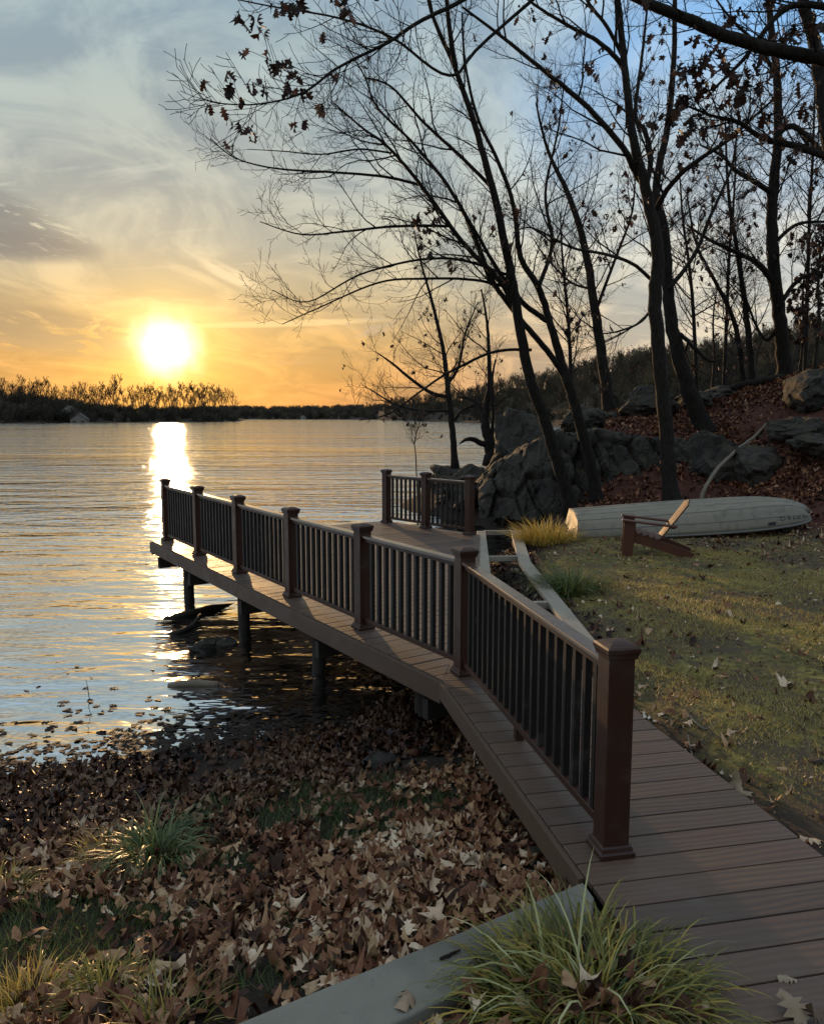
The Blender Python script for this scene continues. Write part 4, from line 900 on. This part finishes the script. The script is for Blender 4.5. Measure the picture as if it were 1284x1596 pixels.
# leaning tree 2 with the fork
t = Tree('leaning_tree', 'forked leaning bare tree whose trunk splits low beside the rocks', TREE_BASES['T2'], M_bark, 12)
t.limb(path(17.3, [(931, 783), (915, 700), (899, 643), (883, 590), (858, 506), (839, 447), (811, 400), (800, 319), (775, 249), (745, 185), (725, 100), (720, 20)], -.8), [.13, .118, .11, .102, .078, .068, .058, .047, .038, .031, .025, .018], 'trunk', .6, True, 1, .9, .42)
t.limb(path(17.1, [(880, 588), (858, 553), (818, 506), (790, 470), (765, 432), (732, 350), (697, 288), (643, 222), (588, 167), (569, 120), (540, 70)], -1.8), [.07, .065, .06, .055, .048, .042, .036, .028, .021, .015, .009], 'limb', 1.2, True, 1, 1.0, .25, Vector((-.8, 0, .1)))
t.limb(path(17.0, [(853, 500), (811, 468), (774, 418), (748, 372), (706, 300)], -1), [.06, .055, .045, .03, .018], 'limb', 1.0, True, 1, .9, .2, Vector((-.6, 0, .2)))
t.limb(path(16.8, [(839, 447), (860, 380), (850, 300), (870, 200), (880, 120)], 1), [.05, .04, .03, .022, .012], 'limb', 1.0)
t.done(20, .10)
# straight tree 3
t = Tree('straight_tree', 'tall straight dark trunk rising just behind the boat', TREE_BASES['T3'], M_bark2, 13)
t.limb(path(16.3, [(1047, 785), (1040, 700), (1032, 610), (1026, 540), (1020, 470), (1025, 389), (1006, 292), (986, 214), (975, 117), (963, 0), (955, -120)], -.6), [.158, .146, .14, .136, .13, .122, .102, .082, .068, .055, .04], 'trunk', .6, True, 1, 1.0, .45)
t.limb(path(16.2, [(1004, 288), (987, 262), (971, 230), (916, 167), (862, 121), (784, 58), (720, 10)], -1.5), [.07, .065, .058, .05, .042, .03, .018], 'limb', 1.1, True, 1, 1.0, .2)
t.limb(path(16.0, [(975, 117), (963, 93), (930, 62), (893, 43), (835, 8), (800, -25)], -1), [.05, .048, .04, .034, .025, .016], 'limb', 1.0)
t.limb(path(15.9, [(972, 90), (945, 40), (915, 0), (900, -40)], -.6), [.04, .035, .028, .02], 'limb', 1.0)
t.limb(path(16.2, [(1020, 330), (1040, 295), (1072, 261), (1134, 218), (1173, 183), (1210, 150)], -1.8), [.06, .052, .045, .036, .026, .015], 'limb', 1.2)
t.limb(path(16.3, [(1006, 292), (1014, 250), (1005, 205), (990, 178), (1000, 90), (1010, 0)], .5), [.06, .055, .05, .04, .03, .02], 'limb', .8)
t.limb(path(16.3, [(1020, 440), (985, 410), (940, 395), (890, 385), (830, 355), (800, 362)], -1.0), [.04, .035, .03, .024, .016, .01], 'limb', 1.2)
t.limb(path(16.3, [(1022, 470), (1000, 500), (968, 515), (940, 520)], -.6), [.03, .025, .02, .012], 'limb', 1.1)
t.done(230, .14, lambda q: q.z < 9.5)
# leaning trunk 4
t = Tree('leaning_tree', 'thick dark trunk leaning left from the top of the rocks', TREE_BASES['T4'], M_bark, 14)
t.limb(path(19.8, [(1098, 672), (1080, 625), (1063, 575), (1046, 500), (1040, 430), (1036, 360), (1022, 290), (1040, 200), (1050, 90), (1052, -60)], -.5), [.235, .20, .175, .15, .13, .11, .092, .075, .06, .045], 'trunk', .6, True, 1, 1.0, .4)
t.limb(path(19.4, [(1060, 520), (1080, 540), (1105, 562), (1125, 560)], .4), [.05, .045, .035, .015], 'limb', .8)
t.limb(path(19.4, [(1042, 450), (1080, 400), (1110, 330), (1140, 260), (1150, 190)], .5), [.06, .05, .04, .03, .02], 'limb', 1.0)
t.done(200, .15)
# right tree 5
t = Tree('ridge_tree', 'dark crooked tree standing on the ridge at the right', TREE_BASES['T5'], M_bark, 15)
t.limb(path(23.2, [(1224, 592), (1219, 540), (1214, 490), (1204, 389), (1204, 303), (1212, 218), (1210, 117), (1197, 0), (1190, -120)], -.8), [.23, .20, .18, .16, .14, .12, .10, .08, .055], 'trunk', 1.3, True, 1, 1.15, .25)
t.limb(path(22.8, [(1204, 303), (1180, 285), (1146, 265), (1123, 241), (1090, 225)], -1), [.08, .07, .055, .04, .02], 'limb', 1.9, True, 1, 1.1)
t.limb(path(22.9, [(1208, 444), (1185, 415), (1165, 401), (1107, 374), (1070, 350)], -1), [.09, .08, .065, .045, .02], 'limb', 1.9, True, 1, 1.1)
t.limb(path(22.8, [(1214, 205), (1232, 196), (1251, 206), (1284, 237), (1330, 270)], -.5), [.09, .08, .07, .055, .03], 'limb', 1.8, True, 1, 1.1)
t.limb(path(22.8, [(1212, 480), (1240, 440), (1270, 425), (1320, 420)], -.5), [.07, .06, .045, .02], 'limb', 1.2, True, 1, 1.1)
t.limb(path(22.8, [(1206, 380), (1240, 350), (1284, 345), (1320, 350)], .5), [.06, .05, .035, .02], 'limb', 1.3, True, 1, 1.1)
t.limb(path(22.8, [(1210, 117), (1180, 70), (1140, 30), (1110, -10)], .5), [.06, .05, .035, .02], 'limb', 1.3, True, 1, 1.1)
t.limb(path(23, [(1216, 500), (1195, 530), (1175, 500), (1160, 455)], .5), [.06, .05, .04, .02], 'limb', 1.1)
t.done(200, .17)
# slim trees on the ridge
t = Tree('slim_ridge_tree', 'slim dark tree on the ridge between the leaning trunks and the straight one', TREE_BASES['T6'], M_bark, 16)
t.limb(path(22.6, [(950, 641), (941, 580), (930, 500), (912, 389), (889, 311), (854, 234), (835, 160)], 0), [.17, .15, .13, .10, .075, .045, .02], 'trunk', 1.0, True, 1, 1.1, .2)
t.limb(path(22.6, [(930, 480), (960, 400), (985, 330), (990, 260)], .4), [.05, .04, .03, .015], 'limb', 1.2)
t.limb(path(22.6, [(925, 450), (890, 440), (850, 400), (830, 370)], .4), [.04, .03, .025, .012], 'limb', 1.2)
t.done(90, .13)
t = Tree('slim_ridge_tree', 'thin tree on the ridge leaning left of the crooked right-hand tree', TREE_BASES['T7'], M_bark, 17)
t.limb(path(23.6, [(1172, 598), (1168, 540), (1160, 470), (1150, 400), (1135, 300), (1130, 180)], 0), [.10, .09, .08, .065, .045, .02], 'trunk', 1.1, True, 1, 1.0, .2); t.done(30, .13)
t = Tree('slim_ridge_tree', 'thinnest of the ridge trees, forking left beside its twin', TREE_BASES['T7b'], M_bark, 18)
t.limb(path(24, [(1158, 600), (1152, 540), (1140, 490), (1110, 430), (1085, 380), (1070, 300)], 0), [.085, .075, .065, .05, .035, .02], 'trunk', 1.1, True, 1, 1.0, .2); t.done(20, .13)
for i, (px, py, Y, top, lean, lab) in enumerate(((1088, 612, 26, 250, -30, 'spindly bare tree far back on the ridge above the leaning trunk'), (1128, 606, 28, 200, 20, 'spindly bare tree far back on the ridge left of the thin pair'), (1255, 575, 26, 120, 15, 'spindly bare tree far back right of the crooked tree'), (893, 655, 25, 330, -20, 'spindly bare tree far back between the two leaning trunks'))):
    q = W(px, py, Y); q.z = min(hz(q.x, q.y), q.z); t = Tree('spindly_tree', lab, tuple(q), M_bark, 50 + i)
    t.limb([q] + path(Y, [(px + lean * .2, py + (top - py) * .25), (px + lean * .4, py + (top - py) * .5), (px + lean * .8, py + (top - py) * .75), (px + lean, top)], 0), [.07, .06, .05, .038, .015], 'trunk', 1.5, True, 1, 1.15, .2); t.done(16, .12)
# small trees at the water
t = Tree('waterside_tree', 'slender tree at the tip of the rocky point with a few leaves against the sunset', TREE_BASES['T9'], M_bark, 19)
t.limb(path(26, [(709, 727), (706, 680), (699, 618), (695, 575), (688, 531), (671, 462), (656, 409), (645, 360)], 0), [.12, .105, .095, .08, .065, .048, .032, .016], 'trunk', 1.2, True, 1, 1.0, .3)
t.limb(path(26, [(699, 618), (672, 612), (640, 590), (610, 565), (585, 548)], -.8), [.07, .06, .05, .035, .015], 'limb', 1.2, True, 1, .9)
t.limb(path(26, [(703, 640), (660, 640), (620, 632), (590, 615), (565, 600)], .8), [.05, .045, .035, .025, .012], 'limb', 1.0, True, 1, .9)
t.limb(path(26, [(696, 600), (715, 570), (725, 520), (745, 470)], .5), [.06, .05, .035, .015], 'limb', 1.2, True, 1, .9)
t.limb(path(26, [(704, 660), (720, 640), (745, 630), (775, 632)], .2), [.05, .045, .04, .02], 'limb', .9, True, 1, .8)
t.done(95, .13, lambda q: q.z < 6.5)
t = Tree('gnarled_tree', 'gnarled tree with a broken stub beside the pointed boulder', TREE_BASES['T10'], M_bark, 20)
t.limb(path(23.6, [(766, 712), (762, 685), (756, 660), (757, 635), (763, 600), (762, 556), (759, 503), (750, 450)], 0), [.20, .16, .13, .10, .075, .06, .04, .02], 'trunk', 1.1, True, 1, .9, .35)
t.limb(path(23.6, [(762, 694), (748, 690), (736, 684), (724, 686), (716, 692)], -.5), [.10, .085, .07, .045, .015], 'limb', .5, False)
t.limb(path(23.6, [(756, 655), (745, 630), (728, 620), (712, 618)], .4), [.07, .06, .05, .02], 'limb', 1.0)
t.limb(path(23.6, [(766, 700), (768, 650), (766, 600), (772, 560)], -.3), [.06, .05, .045, .02], 'limb', 1.0, True, 1, .8)
t.done(12, .12)
sb = W(652, 742, 22.5); sb.z = min(sb.z, -.3)
t = Tree('sapling', 'thin leafy sapling sprouting from the water behind the two-bay railing', (sb.x, sb.y, WZ), M_bark, 21)
t.limb([Vector((sb.x, sb.y, WZ - .1))] + path(22.5, [(648, 715), (646, 690), (650, 672), (655, 655)], 0), [.02, .016, .013, .01, .006], 'trunk', 2.0, True, 2, 1.0, .4); t.done(22, .11)
# overhanging oak: trunk stands outside the right edge of the picture
ok = Vector((7.2, 8.6, hz(7.2, 8.6)))
t = Tree('overhanging_oak', 'overhanging oak sending a thick bough and brown leaves in from the top right', tuple(ok), M_bark, 22)
jn = W(1530, 150, 8.6)
t.limb([ok, Vector((7.1, 8.6, 2.4)), Vector((6.9, 8.55, 4.6)), Vector((6.75, 8.5, 6.6)), Vector((6.5, 8.5, 8.6)), Vector((6.2, 8.6, 11))], [.24, .21, .19, .165, .14, .09], 'trunk', .3, False)
t.limb([Vector((6.85, 8.55, 5.0))] + path(8.4, [(1480, 130), (1380, 105), (1284, 90), (1210, 78), (1130, 55), (1060, 25), (1000, 0), (930, -40)], -.8), [.10, .09, .078, .068, .062, .056, .050, .044, .032], 'limb', .8, True, 2, 1.0, .1)
t.limb([Vector((6.75, 8.5, 6.6)), Vector((4.2, 8.8, 7.6)), Vector((2.4, 9.0, 7.3))] + path(9.1, [(820, -60), (720, 0), (650, 35), (604, 66), (526, 105), (470, 145), (400, 162), (340, 160), (312, 152)], -.6), [.07, .055, .042, .030, .024, .020, .017, .014, .011, .008, .006, .004], 'limb', 1.0, True, 2, 1.0, .45)
t.limb([Vector((2.4, 9.0, 7.3))] + path(9.2, [(760, 60), (701, 117), (611, 58), (526, 27), (417, 8), (330, -10)], -.5), [.022, .018, .016, .014, .011, .008, .005], 'limb', .9, True, 2, .9, .4)
t.limb([Vector((6.8, 8.5, 4.4))] + path(8.8, [(1420, 300), (1330, 260), (1250, 230), (1190, 215), (1150, 190), (1110, 180), (1060, 160)], -.4), [.06, .05, .045, .036, .028, .022, .015, .008], 'limb', 1.3, True, 2, 1.1, .3)
t.limb([Vector((6.8, 8.5, 5.4))] + path(8.2, [(1430, 40), (1330, 20), (1230, 10), (1160, 90), (1110, 140)], .0), [.05, .045, .038, .03, .02, .01], 'limb', 1.3, True, 2, 1.1, .3)
def ok_where(q):
    x, y, w = project([(q.x, q.y, q.z)]); x, y = x[0], y[0]; return (x > 1010 and y < 320) or (300 < x < 520 and 20 < y < 240) or (y < 30)
t.done(250, .145, ok_where)
# trunk at the right edge
t = Tree('edge_tree', 'dark trunk just entering the top right corner of the picture', tuple(W(1330, 640, 17.5)), M_bark, 23)
eb = W(1335, 650, 17.5); eb.z = hz(eb.x, eb.y); t.T.location = eb
t.limb([eb] + path(17.5, [(1325, 480), (1310, 330), (1288, 195), (1271, 78), (1252, 0), (1240, -100)], 0), [.2, .18, .16, .145, .13, .11, .09], 'trunk', .8, True, 1, 1.0, .2); t.done(60, .14)
# beech saplings with copper leaves on the right slope
for i, (px, py, Y, hh, lab) in enumerate(((1268, 585, 21.0, 3.6, 'small copper-leaved sapling on the slope at the right edge'), (1246, 575, 23.5, 3.6, 'copper-leaved sapling behind the crooked ridge tree'), (1108, 612, 25.0, 3.6, 'pale bare sapling on the ridge above the leaning trunk'))):
    q = W(px, py, Y); z = hz(q.x, q.y); t = Tree('sapling', lab, (q.x, q.y, z), M_bark2, 30 + i); t.limb([Vector((q.x, q.y, z)), Vector((q.x + .05, q.y, z + hh * .35)), Vector((q.x - .04, q.y, z + hh * .7)), Vector((q.x + .06, q.y, z + hh))], [.045, .038, .028, .012], 'trunk', 1.6, True, 1, .55, .15); t.done(300 if i < 2 else 0, .17)
# ------------------------------------------------------------------ leaf litter on the bank
k = 36000; pts = np.c_[rng.uniform(-5.2, 1.3, k), rng.uniform(1.7, 7.9, k)]; pts = np.r_[pts, np.c_[rng.uniform(-.6, .95, 900), rng.uniform(1.7, 3.0, 900)]]; k = len(pts); z = heights(pts); p3 = np.c_[pts, z]
ok_ = (z > -.90) & inview(p3, 80) & ~in_poly(pts, [tuple(q) for q in sl])
wk = [tuple(P7 + n2 * (OFF2 - .45) - d2 * .3), tuple(nearI), tuple(K), tuple(a2 - n2 * .45)]; ok_ &= ~in_poly(pts, wk)
ok_ &= ~(in_poly(pts, [tuple(q) for q in POLY_B]) & (pts[:, 1] < 3.5)); green = fbm(pts, .9, 4.2) + .5 * fbm(pts, 2.6, 1.1); keep = rng.random(k) < np.clip(1.0 - np.maximum(green - .18, 0) * 3.0, .12, 1); ok_ &= keep
p3 = p3[ok_]; p3[:, 2] += rng.uniform(.004, .055, len(p3)); sz = np.clip(rng.gamma(8.0, .0092, len(p3)), .03, .108); wet = np.clip((-.50 - p3[:, 2]) / .16, 0, 1)
rnd = np.clip(rng.beta(1.9, 2.0, len(p3)) + .08 * rng.normal(size=len(p3)) + .30 * fbm(p3[:, :2], 1.1, 5.5), 0, 1); dist = np.linalg.norm(p3 - np.array([0, 0, CAM_H]), axis=1)
order = np.argsort(dist / sz * (1 + 3 * ~inview(p3, -10))); near = order[:300]; rest = order[300:]
lit = thing('leaf_litter', 'thick carpet of fallen brown leaves on the bank left of the walkway', 'leaf litter', (-.8, 4, -.45))
Rm = rot_mats(300, .45)
for j, i in enumerate(near):
    o = bpy.data.objects.new('leaf', LEAF_G[j % 15]); C.objects.link(o); o.parent = lit; o.matrix_parent_inverse = Matrix.Translation(-lit.location); o.matrix_basis = Matrix.Translation(Vector(p3[i]) + Vector((0, 0, .012))) @ Matrix(Rm[j].tolist()).to_4x4() @ Matrix.Scale(sz[i] * 1.08, 4)
tag(scatter_mesh('leaf_mass', LTL, p3[rest], sz[rest], .48, rnd[rest], M_leaf_m, lit, wet[rest]), kind='stuff')
# leaves afloat along the shore
k = 20000; pts = np.c_[rng.uniform(-5.5, .9, k), rng.uniform(5.6, 10.5, k)]; z = heights(pts); dep = WZ - z
pr = np.exp(-np.maximum(dep - .02, 0) / .085) * (.9 + .9 * (fbm(pts, 1.3, 9) > .0)) * .75
ok_ = (dep > -.05) & (rng.random(k) < pr) & inview(np.c_[pts, np.full(k, WZ)], 30); q3 = np.c_[pts[ok_], np.full(ok_.sum(), WZ + .006)]
tag(scatter_mesh('floating_leaves', LTF, q3, np.clip(rng.normal(.085, .02, len(q3)), .04, .13), .10, rng.beta(1.2, 4.5, len(q3)), M_leaf_w, None, np.full(len(q3), .9)), 'dark wet leaves floating along the shoreline', kind='stuff')
# leaves on the slope
k = 30000; pts = np.c_[rng.uniform(2.6, 14, k), rng.uniform(13.2, 25, k)]; z = heights(pts); p3 = np.c_[pts, z]
ok_ = inview(p3, 30) & (z > -.1) & ((pts[:, 1] > 15.3) | (pts[:, 0] > 6.2)) & (rng.random(k) < np.clip(.75 + 1.2 * fbm(pts, .5, 2), .12, 1)); p3 = p3[ok_]; p3[:, 2] += rng.uniform(.01, .06, len(p3))
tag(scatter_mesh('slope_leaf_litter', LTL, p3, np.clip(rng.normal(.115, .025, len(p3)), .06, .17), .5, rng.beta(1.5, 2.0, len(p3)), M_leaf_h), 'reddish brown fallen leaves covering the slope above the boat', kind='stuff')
# leaves on the lawn
k = 6500; pts = np.c_[rng.uniform(1.6, 8.6, k), rng.uniform(3, 15.2, k)]; z = heights(pts); p3 = np.c_[pts, z]; f1 = fbm(pts, .55, 3.3)
edge = np.clip((pts[:, 1] - 10.2) / 3, 0, 1) * np.clip((pts[:, 0] - 3.0) / 2, 0, 1) + np.clip(1 - np.abs(pts[:, 0] - (1.72 + (5 - pts[:, 1]) * .2)) / .35, 0, 1) * (pts[:, 1] < 6.5) * 1.2
ok_ = inview(p3, 20) & (in_poly(pts, LAWN + []) | ((pts[:, 0] > 1.62 - (pts[:, 1] - 5) * .2) & (pts[:, 1] < 6))) & (rng.random(k) < np.clip(.10 + .5 * np.maximum(f1, 0) + .65 * edge, 0, 1)); p3 = p3[ok_]; sz = np.clip(rng.gamma(3.0, .022, len(p3)), .02, .14); p3[:, 2] += .018
ke = 9000; ex = np.c_[rng.uniform(1.6, 8.6, ke), rng.uniform(3, 14.5, ke)]; ex = ex[(ex[:, 0] > 1.62 - (ex[:, 1] - 5) * .2) & (rng.random(ke) < .35 + .5 * (fbm(ex, .6, 8.8) > 0))]; ex = ex[inview(np.c_[ex, np.zeros(len(ex))], 10)]
p3 = np.r_[p3, np.c_[ex, heights(ex) + .012]]; sz = np.r_[sz, rng.uniform(.015, .05, len(ex))]
dist = np.linalg.norm(p3 - np.array([0, 0, CAM_H]), axis=1); order = np.argsort(dist / sz); near = order[:170]; rest = order[170:]
ll = thing('lawn_leaf_litter', 'scattered dry leaves lying on the mossy lawn', 'leaf litter', (3, 8, 0)); Rm = rot_mats(170, .30)
for j, i in enumerate(near):
    o = bpy.data.objects.new('leaf', LEAF_G[j % 15]); C.objects.link(o); o.parent = ll; o.matrix_parent_inverse = Matrix.Translation(-ll.location); o.matrix_basis = Matrix.Translation(Vector(p3[i])) @ Matrix(Rm[j].tolist()).to_4x4() @ Matrix.Scale(sz[i], 4)
tag(scatter_mesh('leaf_mass', LTL, p3[rest], sz[rest], .3, np.clip(rng.beta(1.3, 1.5, len(rest)), 0, 1), M_leaf_m, ll, np.zeros(len(rest))), kind='stuff')
# leaves in the timber bed
k = 900; pts = np.c_[rng.uniform(.8, 2.0, k), rng.uniform(6, 14, k)]; z = heights(pts); ok_ = in_poly(pts, BED); p3 = np.c_[pts, z][ok_]; p3[:, 2] += .02
tag(scatter_mesh('bed_leaf_litter', LTL, p3, np.clip(rng.normal(.085, .02, len(p3)), .05, .13), .35, np.where(rng.random(len(p3)) < .07, .95, rng.beta(1.0, 4.5, len(p3))), M_leaf_m, None, np.full(len(p3), .5)), 'dark leaves lying in the bed under the timber frame', kind='stuff')
# single leaves that stand out
def solo(px, py, z, size, label, tilt, yaw, tone, ti):
    m = material('leaf_tone', lambda kk: surf(kk, kk.mix(kk.noise(pos(kk), 30.0, 3, .6), tone, tuple(c * .55 for c in tone)), .6, .35))
    q = P(px, py, z); zz_ = z if z > .0 else hz(q.x, q.y) + .03; me = leaf_me(LT[ti], m, 'fallen_leaf'); o = bpy.data.objects.new('fallen_leaf', me); C.objects.link(o); o.location = (q.x, q.y, zz_); o.scale = (size,) * 3; o.rotation_euler = (tilt, rv(-.2, .2), yaw); tag(o, label, 'leaf')
solo(1152, 1208, -.02, .17, 'large curled tan leaf at the lawn edge of the walkway', .75, .4, (.42, .31, .19), 3)
solo(1128, 1200, -.02, .13, 'pale folded leaf beside the large curled tan leaf', .2, 1.6, (.55, .48, .38), 5)
solo(1122, 1186, -.02, .09, 'small pale leaf behind the folded one at the walkway edge', .3, 2.4, (.50, .42, .32), 1)
solo(1172, 1236, -.02, .09, 'small pale leaf nearest the planks below the large curled one', .2, 1.2, (.52, .44, .33), 7)
solo(1010, 1110, -.02, .15, 'bleached leaf at the far end of the visible walkway edge', .15, 1.5, (.60, .54, .45), 2)
solo(1228, 1524, .012, .075, 'narrow tan leaf lying alone on the walkway planks', .1, 1.5, (.40, .31, .2), 4)
solo(1236, 1570, .03, .13, 'spiky brown leaf on the planks at the bottom right corner', .35, .3, (.33, .24, .15), 6)
solo(1268, 1582, .03, .10, 'dark brown leaf tucked beside the spiky one in the corner', .5, 2.0, (.16, .10, .06), 8)
solo(640, 1548, .03, .11, 'tan leaf resting on the near edge of the concrete slab', .5, 2.6, (.40, .28, .18), 9)

# ------------------------------------------------------------------ grasses
def blades(name, center, n_, root_r, Lr, wr, out, m, droop=1.0, ctr_bias=None, flat=1.0, parent=None, seg=6):
    cx, cy, cz = center; Vs, Fs, A = [], [], []; b = 0
    for i in range(n_):
        a = rng.uniform(0, 2 * np.pi); rr = root_r * math.sqrt(rng.random()); x0, y0 = cx + math.cos(a) * rr, cy + math.sin(a) * rr * flat
        az_ = a + rng.normal(0, .6); L = rng.uniform(*Lr); w = rng.uniform(*wr); el_ = R(rng.uniform(48, 88) - out * rr / max(root_r, 1e-3)); dro = rng.uniform(.5, 1.5) * droop; dx, dy = math.cos(az_), math.sin(az_)
        px_, py_, pz_ = x0, y0, cz - .01; tw = rng.uniform(-.5, .5); rn = float(np.clip(rng.beta(1.6, 1.8), 0, 1))
        for s in range(seg + 1):
            t = s / seg; ww = w * (1 - t ** 1.8) * .5 + .0004; sxx, syy = -dy * math.cos(tw), dx * math.cos(tw); Vs.append((px_ - sxx * ww, py_ - syy * ww, pz_ - math.sin(tw) * ww)); Vs.append((px_ + sxx * ww, py_ + syy * ww, pz_ + math.sin(tw) * ww)); A += [rn, rn]
            e = el_ - dro * (t * 1.5) ** 1.4; st = L / seg; px_ += dx * math.cos(e) * st; py_ += dy * math.cos(e) * st; pz_ = max(pz_ + math.sin(e) * st, cz + .004)
        for s in range(seg): q = b + 2 * s; Fs.append((q, q + 1, q + 3, q + 2))
        b += 2 * (seg + 1)
    return np_mesh(name, np.array(Vs), np.array(Fs), m, parent, {'rnd': np.array(A)})
M_gr_pale = material('grass_pale', grass_mat((.30, .32, .12), (.50, .50, .22), (.66, .62, .36)))
def clump(label, center, sets, name='grass_clump', group=None):
    T = thing(name, label, 'grass', tuple(center), group)
    for s in sets: blades('blades', center, parent=T, **s)
    return T
def gnd(px, py, z=-.3):
    q = P(px, py, z)
    for _ in range(8): q = P(px, py, hz(q.x, q.y))
    return Vector((q.x, q.y, hz(q.x, q.y)))
clump('large green and yellow grass clump beside the concrete slab in the foreground', (.62, 2.50, -.02), [dict(n_=720, root_r=.34, Lr=(.18, .44), wr=(.006, .012), out=22, m=M_gr, droop=1.25), dict(n_=300, root_r=.36, Lr=(.14, .3), wr=(.003, .006), out=30, m=M_gr_dark, droop=1.3), dict(n_=220, root_r=.42, Lr=(.12, .36), wr=(.004, .008), out=34, m=M_gr_yel, droop=1.2), dict(n_=34, root_r=.22, Lr=(.38, .58), wr=(.008, .013), out=16, m=M_gr_pale, droop=1.6)])
gl = thing('clump_leaf_litter', 'brown dead leaves caught in the big foreground grass clump', 'leaf litter', (.6, 2.5, 0)); random.seed(77)
for j in range(70):
    a = rv(0, 6.28); r_ = .42 * math.sqrt(random.random()); o = bpy.data.objects.new('leaf', LEAF_G[j % 15]); C.objects.link(o); o.parent = gl; o.matrix_parent_inverse = Matrix.Translation(-gl.location)
    o.location = (.60 + math.cos(a) * r_ * 1.1, 2.50 + math.sin(a) * r_ * .9, .03 + .13 * (1 - r_ / .42) * rv(.4, 1)); o.scale = (rv(.06, .11),) * 3; o.rotation_euler = (rv(-.8, .8), rv(-.8, .8), rv(0, 6.28))
q = gnd(240, 1345); clump('dark green arching grass tuft on the leafy bank', q, [dict(n_=260, root_r=.12, Lr=(.28, .52), wr=(.006, .011), out=14, m=M_gr_dark, droop=1.5), dict(n_=60, root_r=.12, Lr=(.15, .35), wr=(.003, .006), out=30, m=M_gr, droop=1.6)])
q = gnd(165, 1345); clump('straw coloured dry grass tuft left of the dark green tuft', q, [dict(n_=110, root_r=.12, Lr=(.12, .30), wr=(.003, .005), out=30, m=M_gr_yel, droop=1.0), ])
q = gnd(890, 925); clump('green grass tuft drooping beside the pale timber frame', q, [dict(n_=520, root_r=.30, Lr=(.32, .62), wr=(.006, .012), out=22, m=M_gr_dark, droop=.95), dict(n_=260, root_r=.28, Lr=(.3, .6), wr=(.006, .011), out=22, m=M_gr, droop=.95)])
q = gnd(852, 845); clump('golden yellow grass tuft at the stern of the boat', q, [dict(n_=720, root_r=.46, Lr=(.28, .56), wr=(.008, .015), out=20, m=M_gr_yel, droop=.55), dict(n_=120, root_r=.3, Lr=(.15, .3), wr=(.006, .010), out=20, m=M_gr, droop=1.1)])
q = gnd(45, 1575); clump('orange-yellow dry grass in the bottom left corner', q, [dict(n_=420, root_r=.16, Lr=(.08, .22), wr=(.003, .006), out=20, m=M_gr_yel, droop=.7)])
q = gnd(160, 1560); clump('bright green grass tuft next to the dry grass at the bottom left', q, [dict(n_=300, root_r=.14, Lr=(.10, .24), wr=(.004, .008), out=20, m=M_gr, droop=1.1)])
q = gnd(255, 1610); clump('tall loose grass blades rising from the bottom edge at the left', q, [dict(n_=90, root_r=.14, Lr=(.16, .30), wr=(.004, .007), out=20, m=M_gr, droop=.9)])
q = gnd(8, 1400); clump('green grass tuft cut by the left edge of the picture', q, [dict(n_=150, root_r=.10, Lr=(.12, .26), wr=(.003, .007), out=20, m=M_gr, droop=1.2)])
# low green growth on the bank and the lawn turf
def turf(name, label, pts, h, w, m, rnd):
    k = len(pts); z = heights(pts[:, :2]); a = rng.uniform(0, 2 * np.pi, k); ln = rng.uniform(.2, 1.0, k)[:, None] * h[:, None]; dx = np.c_[np.cos(a), np.sin(a)]; base = np.c_[pts[:, :2], z - .004]; V = np.empty((k, 3, 3)); V[:, 0] = base - np.c_[dx * w[:, None], np.zeros(k)]; V[:, 1] = base + np.c_[dx * w[:, None], np.zeros(k)]
    b = rng.uniform(0, 2 * np.pi, k); V[:, 2] = base + np.c_[np.c_[np.cos(b), np.sin(b)] * ln * .75, ln[:, 0]]; Fc = np.arange(3 * k).reshape(k, 3); return tag(np_mesh(name, V.reshape(-1, 3), Fc, m, attr={'rnd': np.repeat(rnd, 3)}), label, kind='stuff')
k = 360000; pts = np.c_[rng.uniform(1.45, 8.5, k), rng.uniform(2.6, 14.0, k)]; ok_ = in_poly(pts, LAWN) & inview(np.c_[pts, np.zeros(k)], 20); pts = pts[ok_]
cell = {}
def fq(P2, s, seed):
    g = np.round(P2 / .12).astype(int); u, inv = np.unique(g, axis=0, return_inverse=True); return fbm(u * .12, s, seed)[inv.ravel()]
fa = fq(pts, .8, 6.1); fb = fq(pts, 2.2, 2.7); far_w = np.clip((13.2 - pts[:, 1]) / 2.5, .15, 1) * np.clip((pts[:, 0] - 1.75 + (pts[:, 1] - 5) * .12) / .5, .1, 1); ok_ = rng.random(len(pts)) < np.clip(.55 + .9 * fa + .5 * fb, .06, 1) * far_w * .9; pts = pts[ok_]; fa = fa[ok_]
turf('lawn_grass', 'short olive and yellow mossy grass of the lawn', pts, np.full(len(pts), .036) * (1 + fa * .8), np.full(len(pts), .0036), M_gr_lawn, np.clip(rng.beta(1.8, 2, len(pts)) + fa * .35, 0, 1))
k = 60000; pts = np.c_[rng.uniform(-3.6, .6, k), rng.uniform(1.8, 5.6, k)]; g = fq(pts, .9, 4.2) + .5 * fq(pts, 2.6, 1.1); ok_ = (g > .17) & (rng.random(k) < np.clip((g - .12) * 3, 0, .85)) & ~in_poly(pts, [tuple(q_) for q_ in sl]) & inview(np.c_[pts, np.full(k, -.4)], 20); pts = pts[ok_]
turf('bank_grass', 'short dark green grass showing between the leaves on the bank', pts, np.full(len(pts), .10), np.full(len(pts), .0026), M_gr_dark, rng.beta(1.6, 2.2, len(pts)))
# reed stub in the shallows
limb_obj('reed_stem', [P(140, 1095, WZ - .05), P(137, 1075, WZ + .10), P(134, 1060, WZ + .22)], [.004, .004, .002], M_twig, 'thin dark reed stem standing in the shallow water on the left', 'reed', 5)
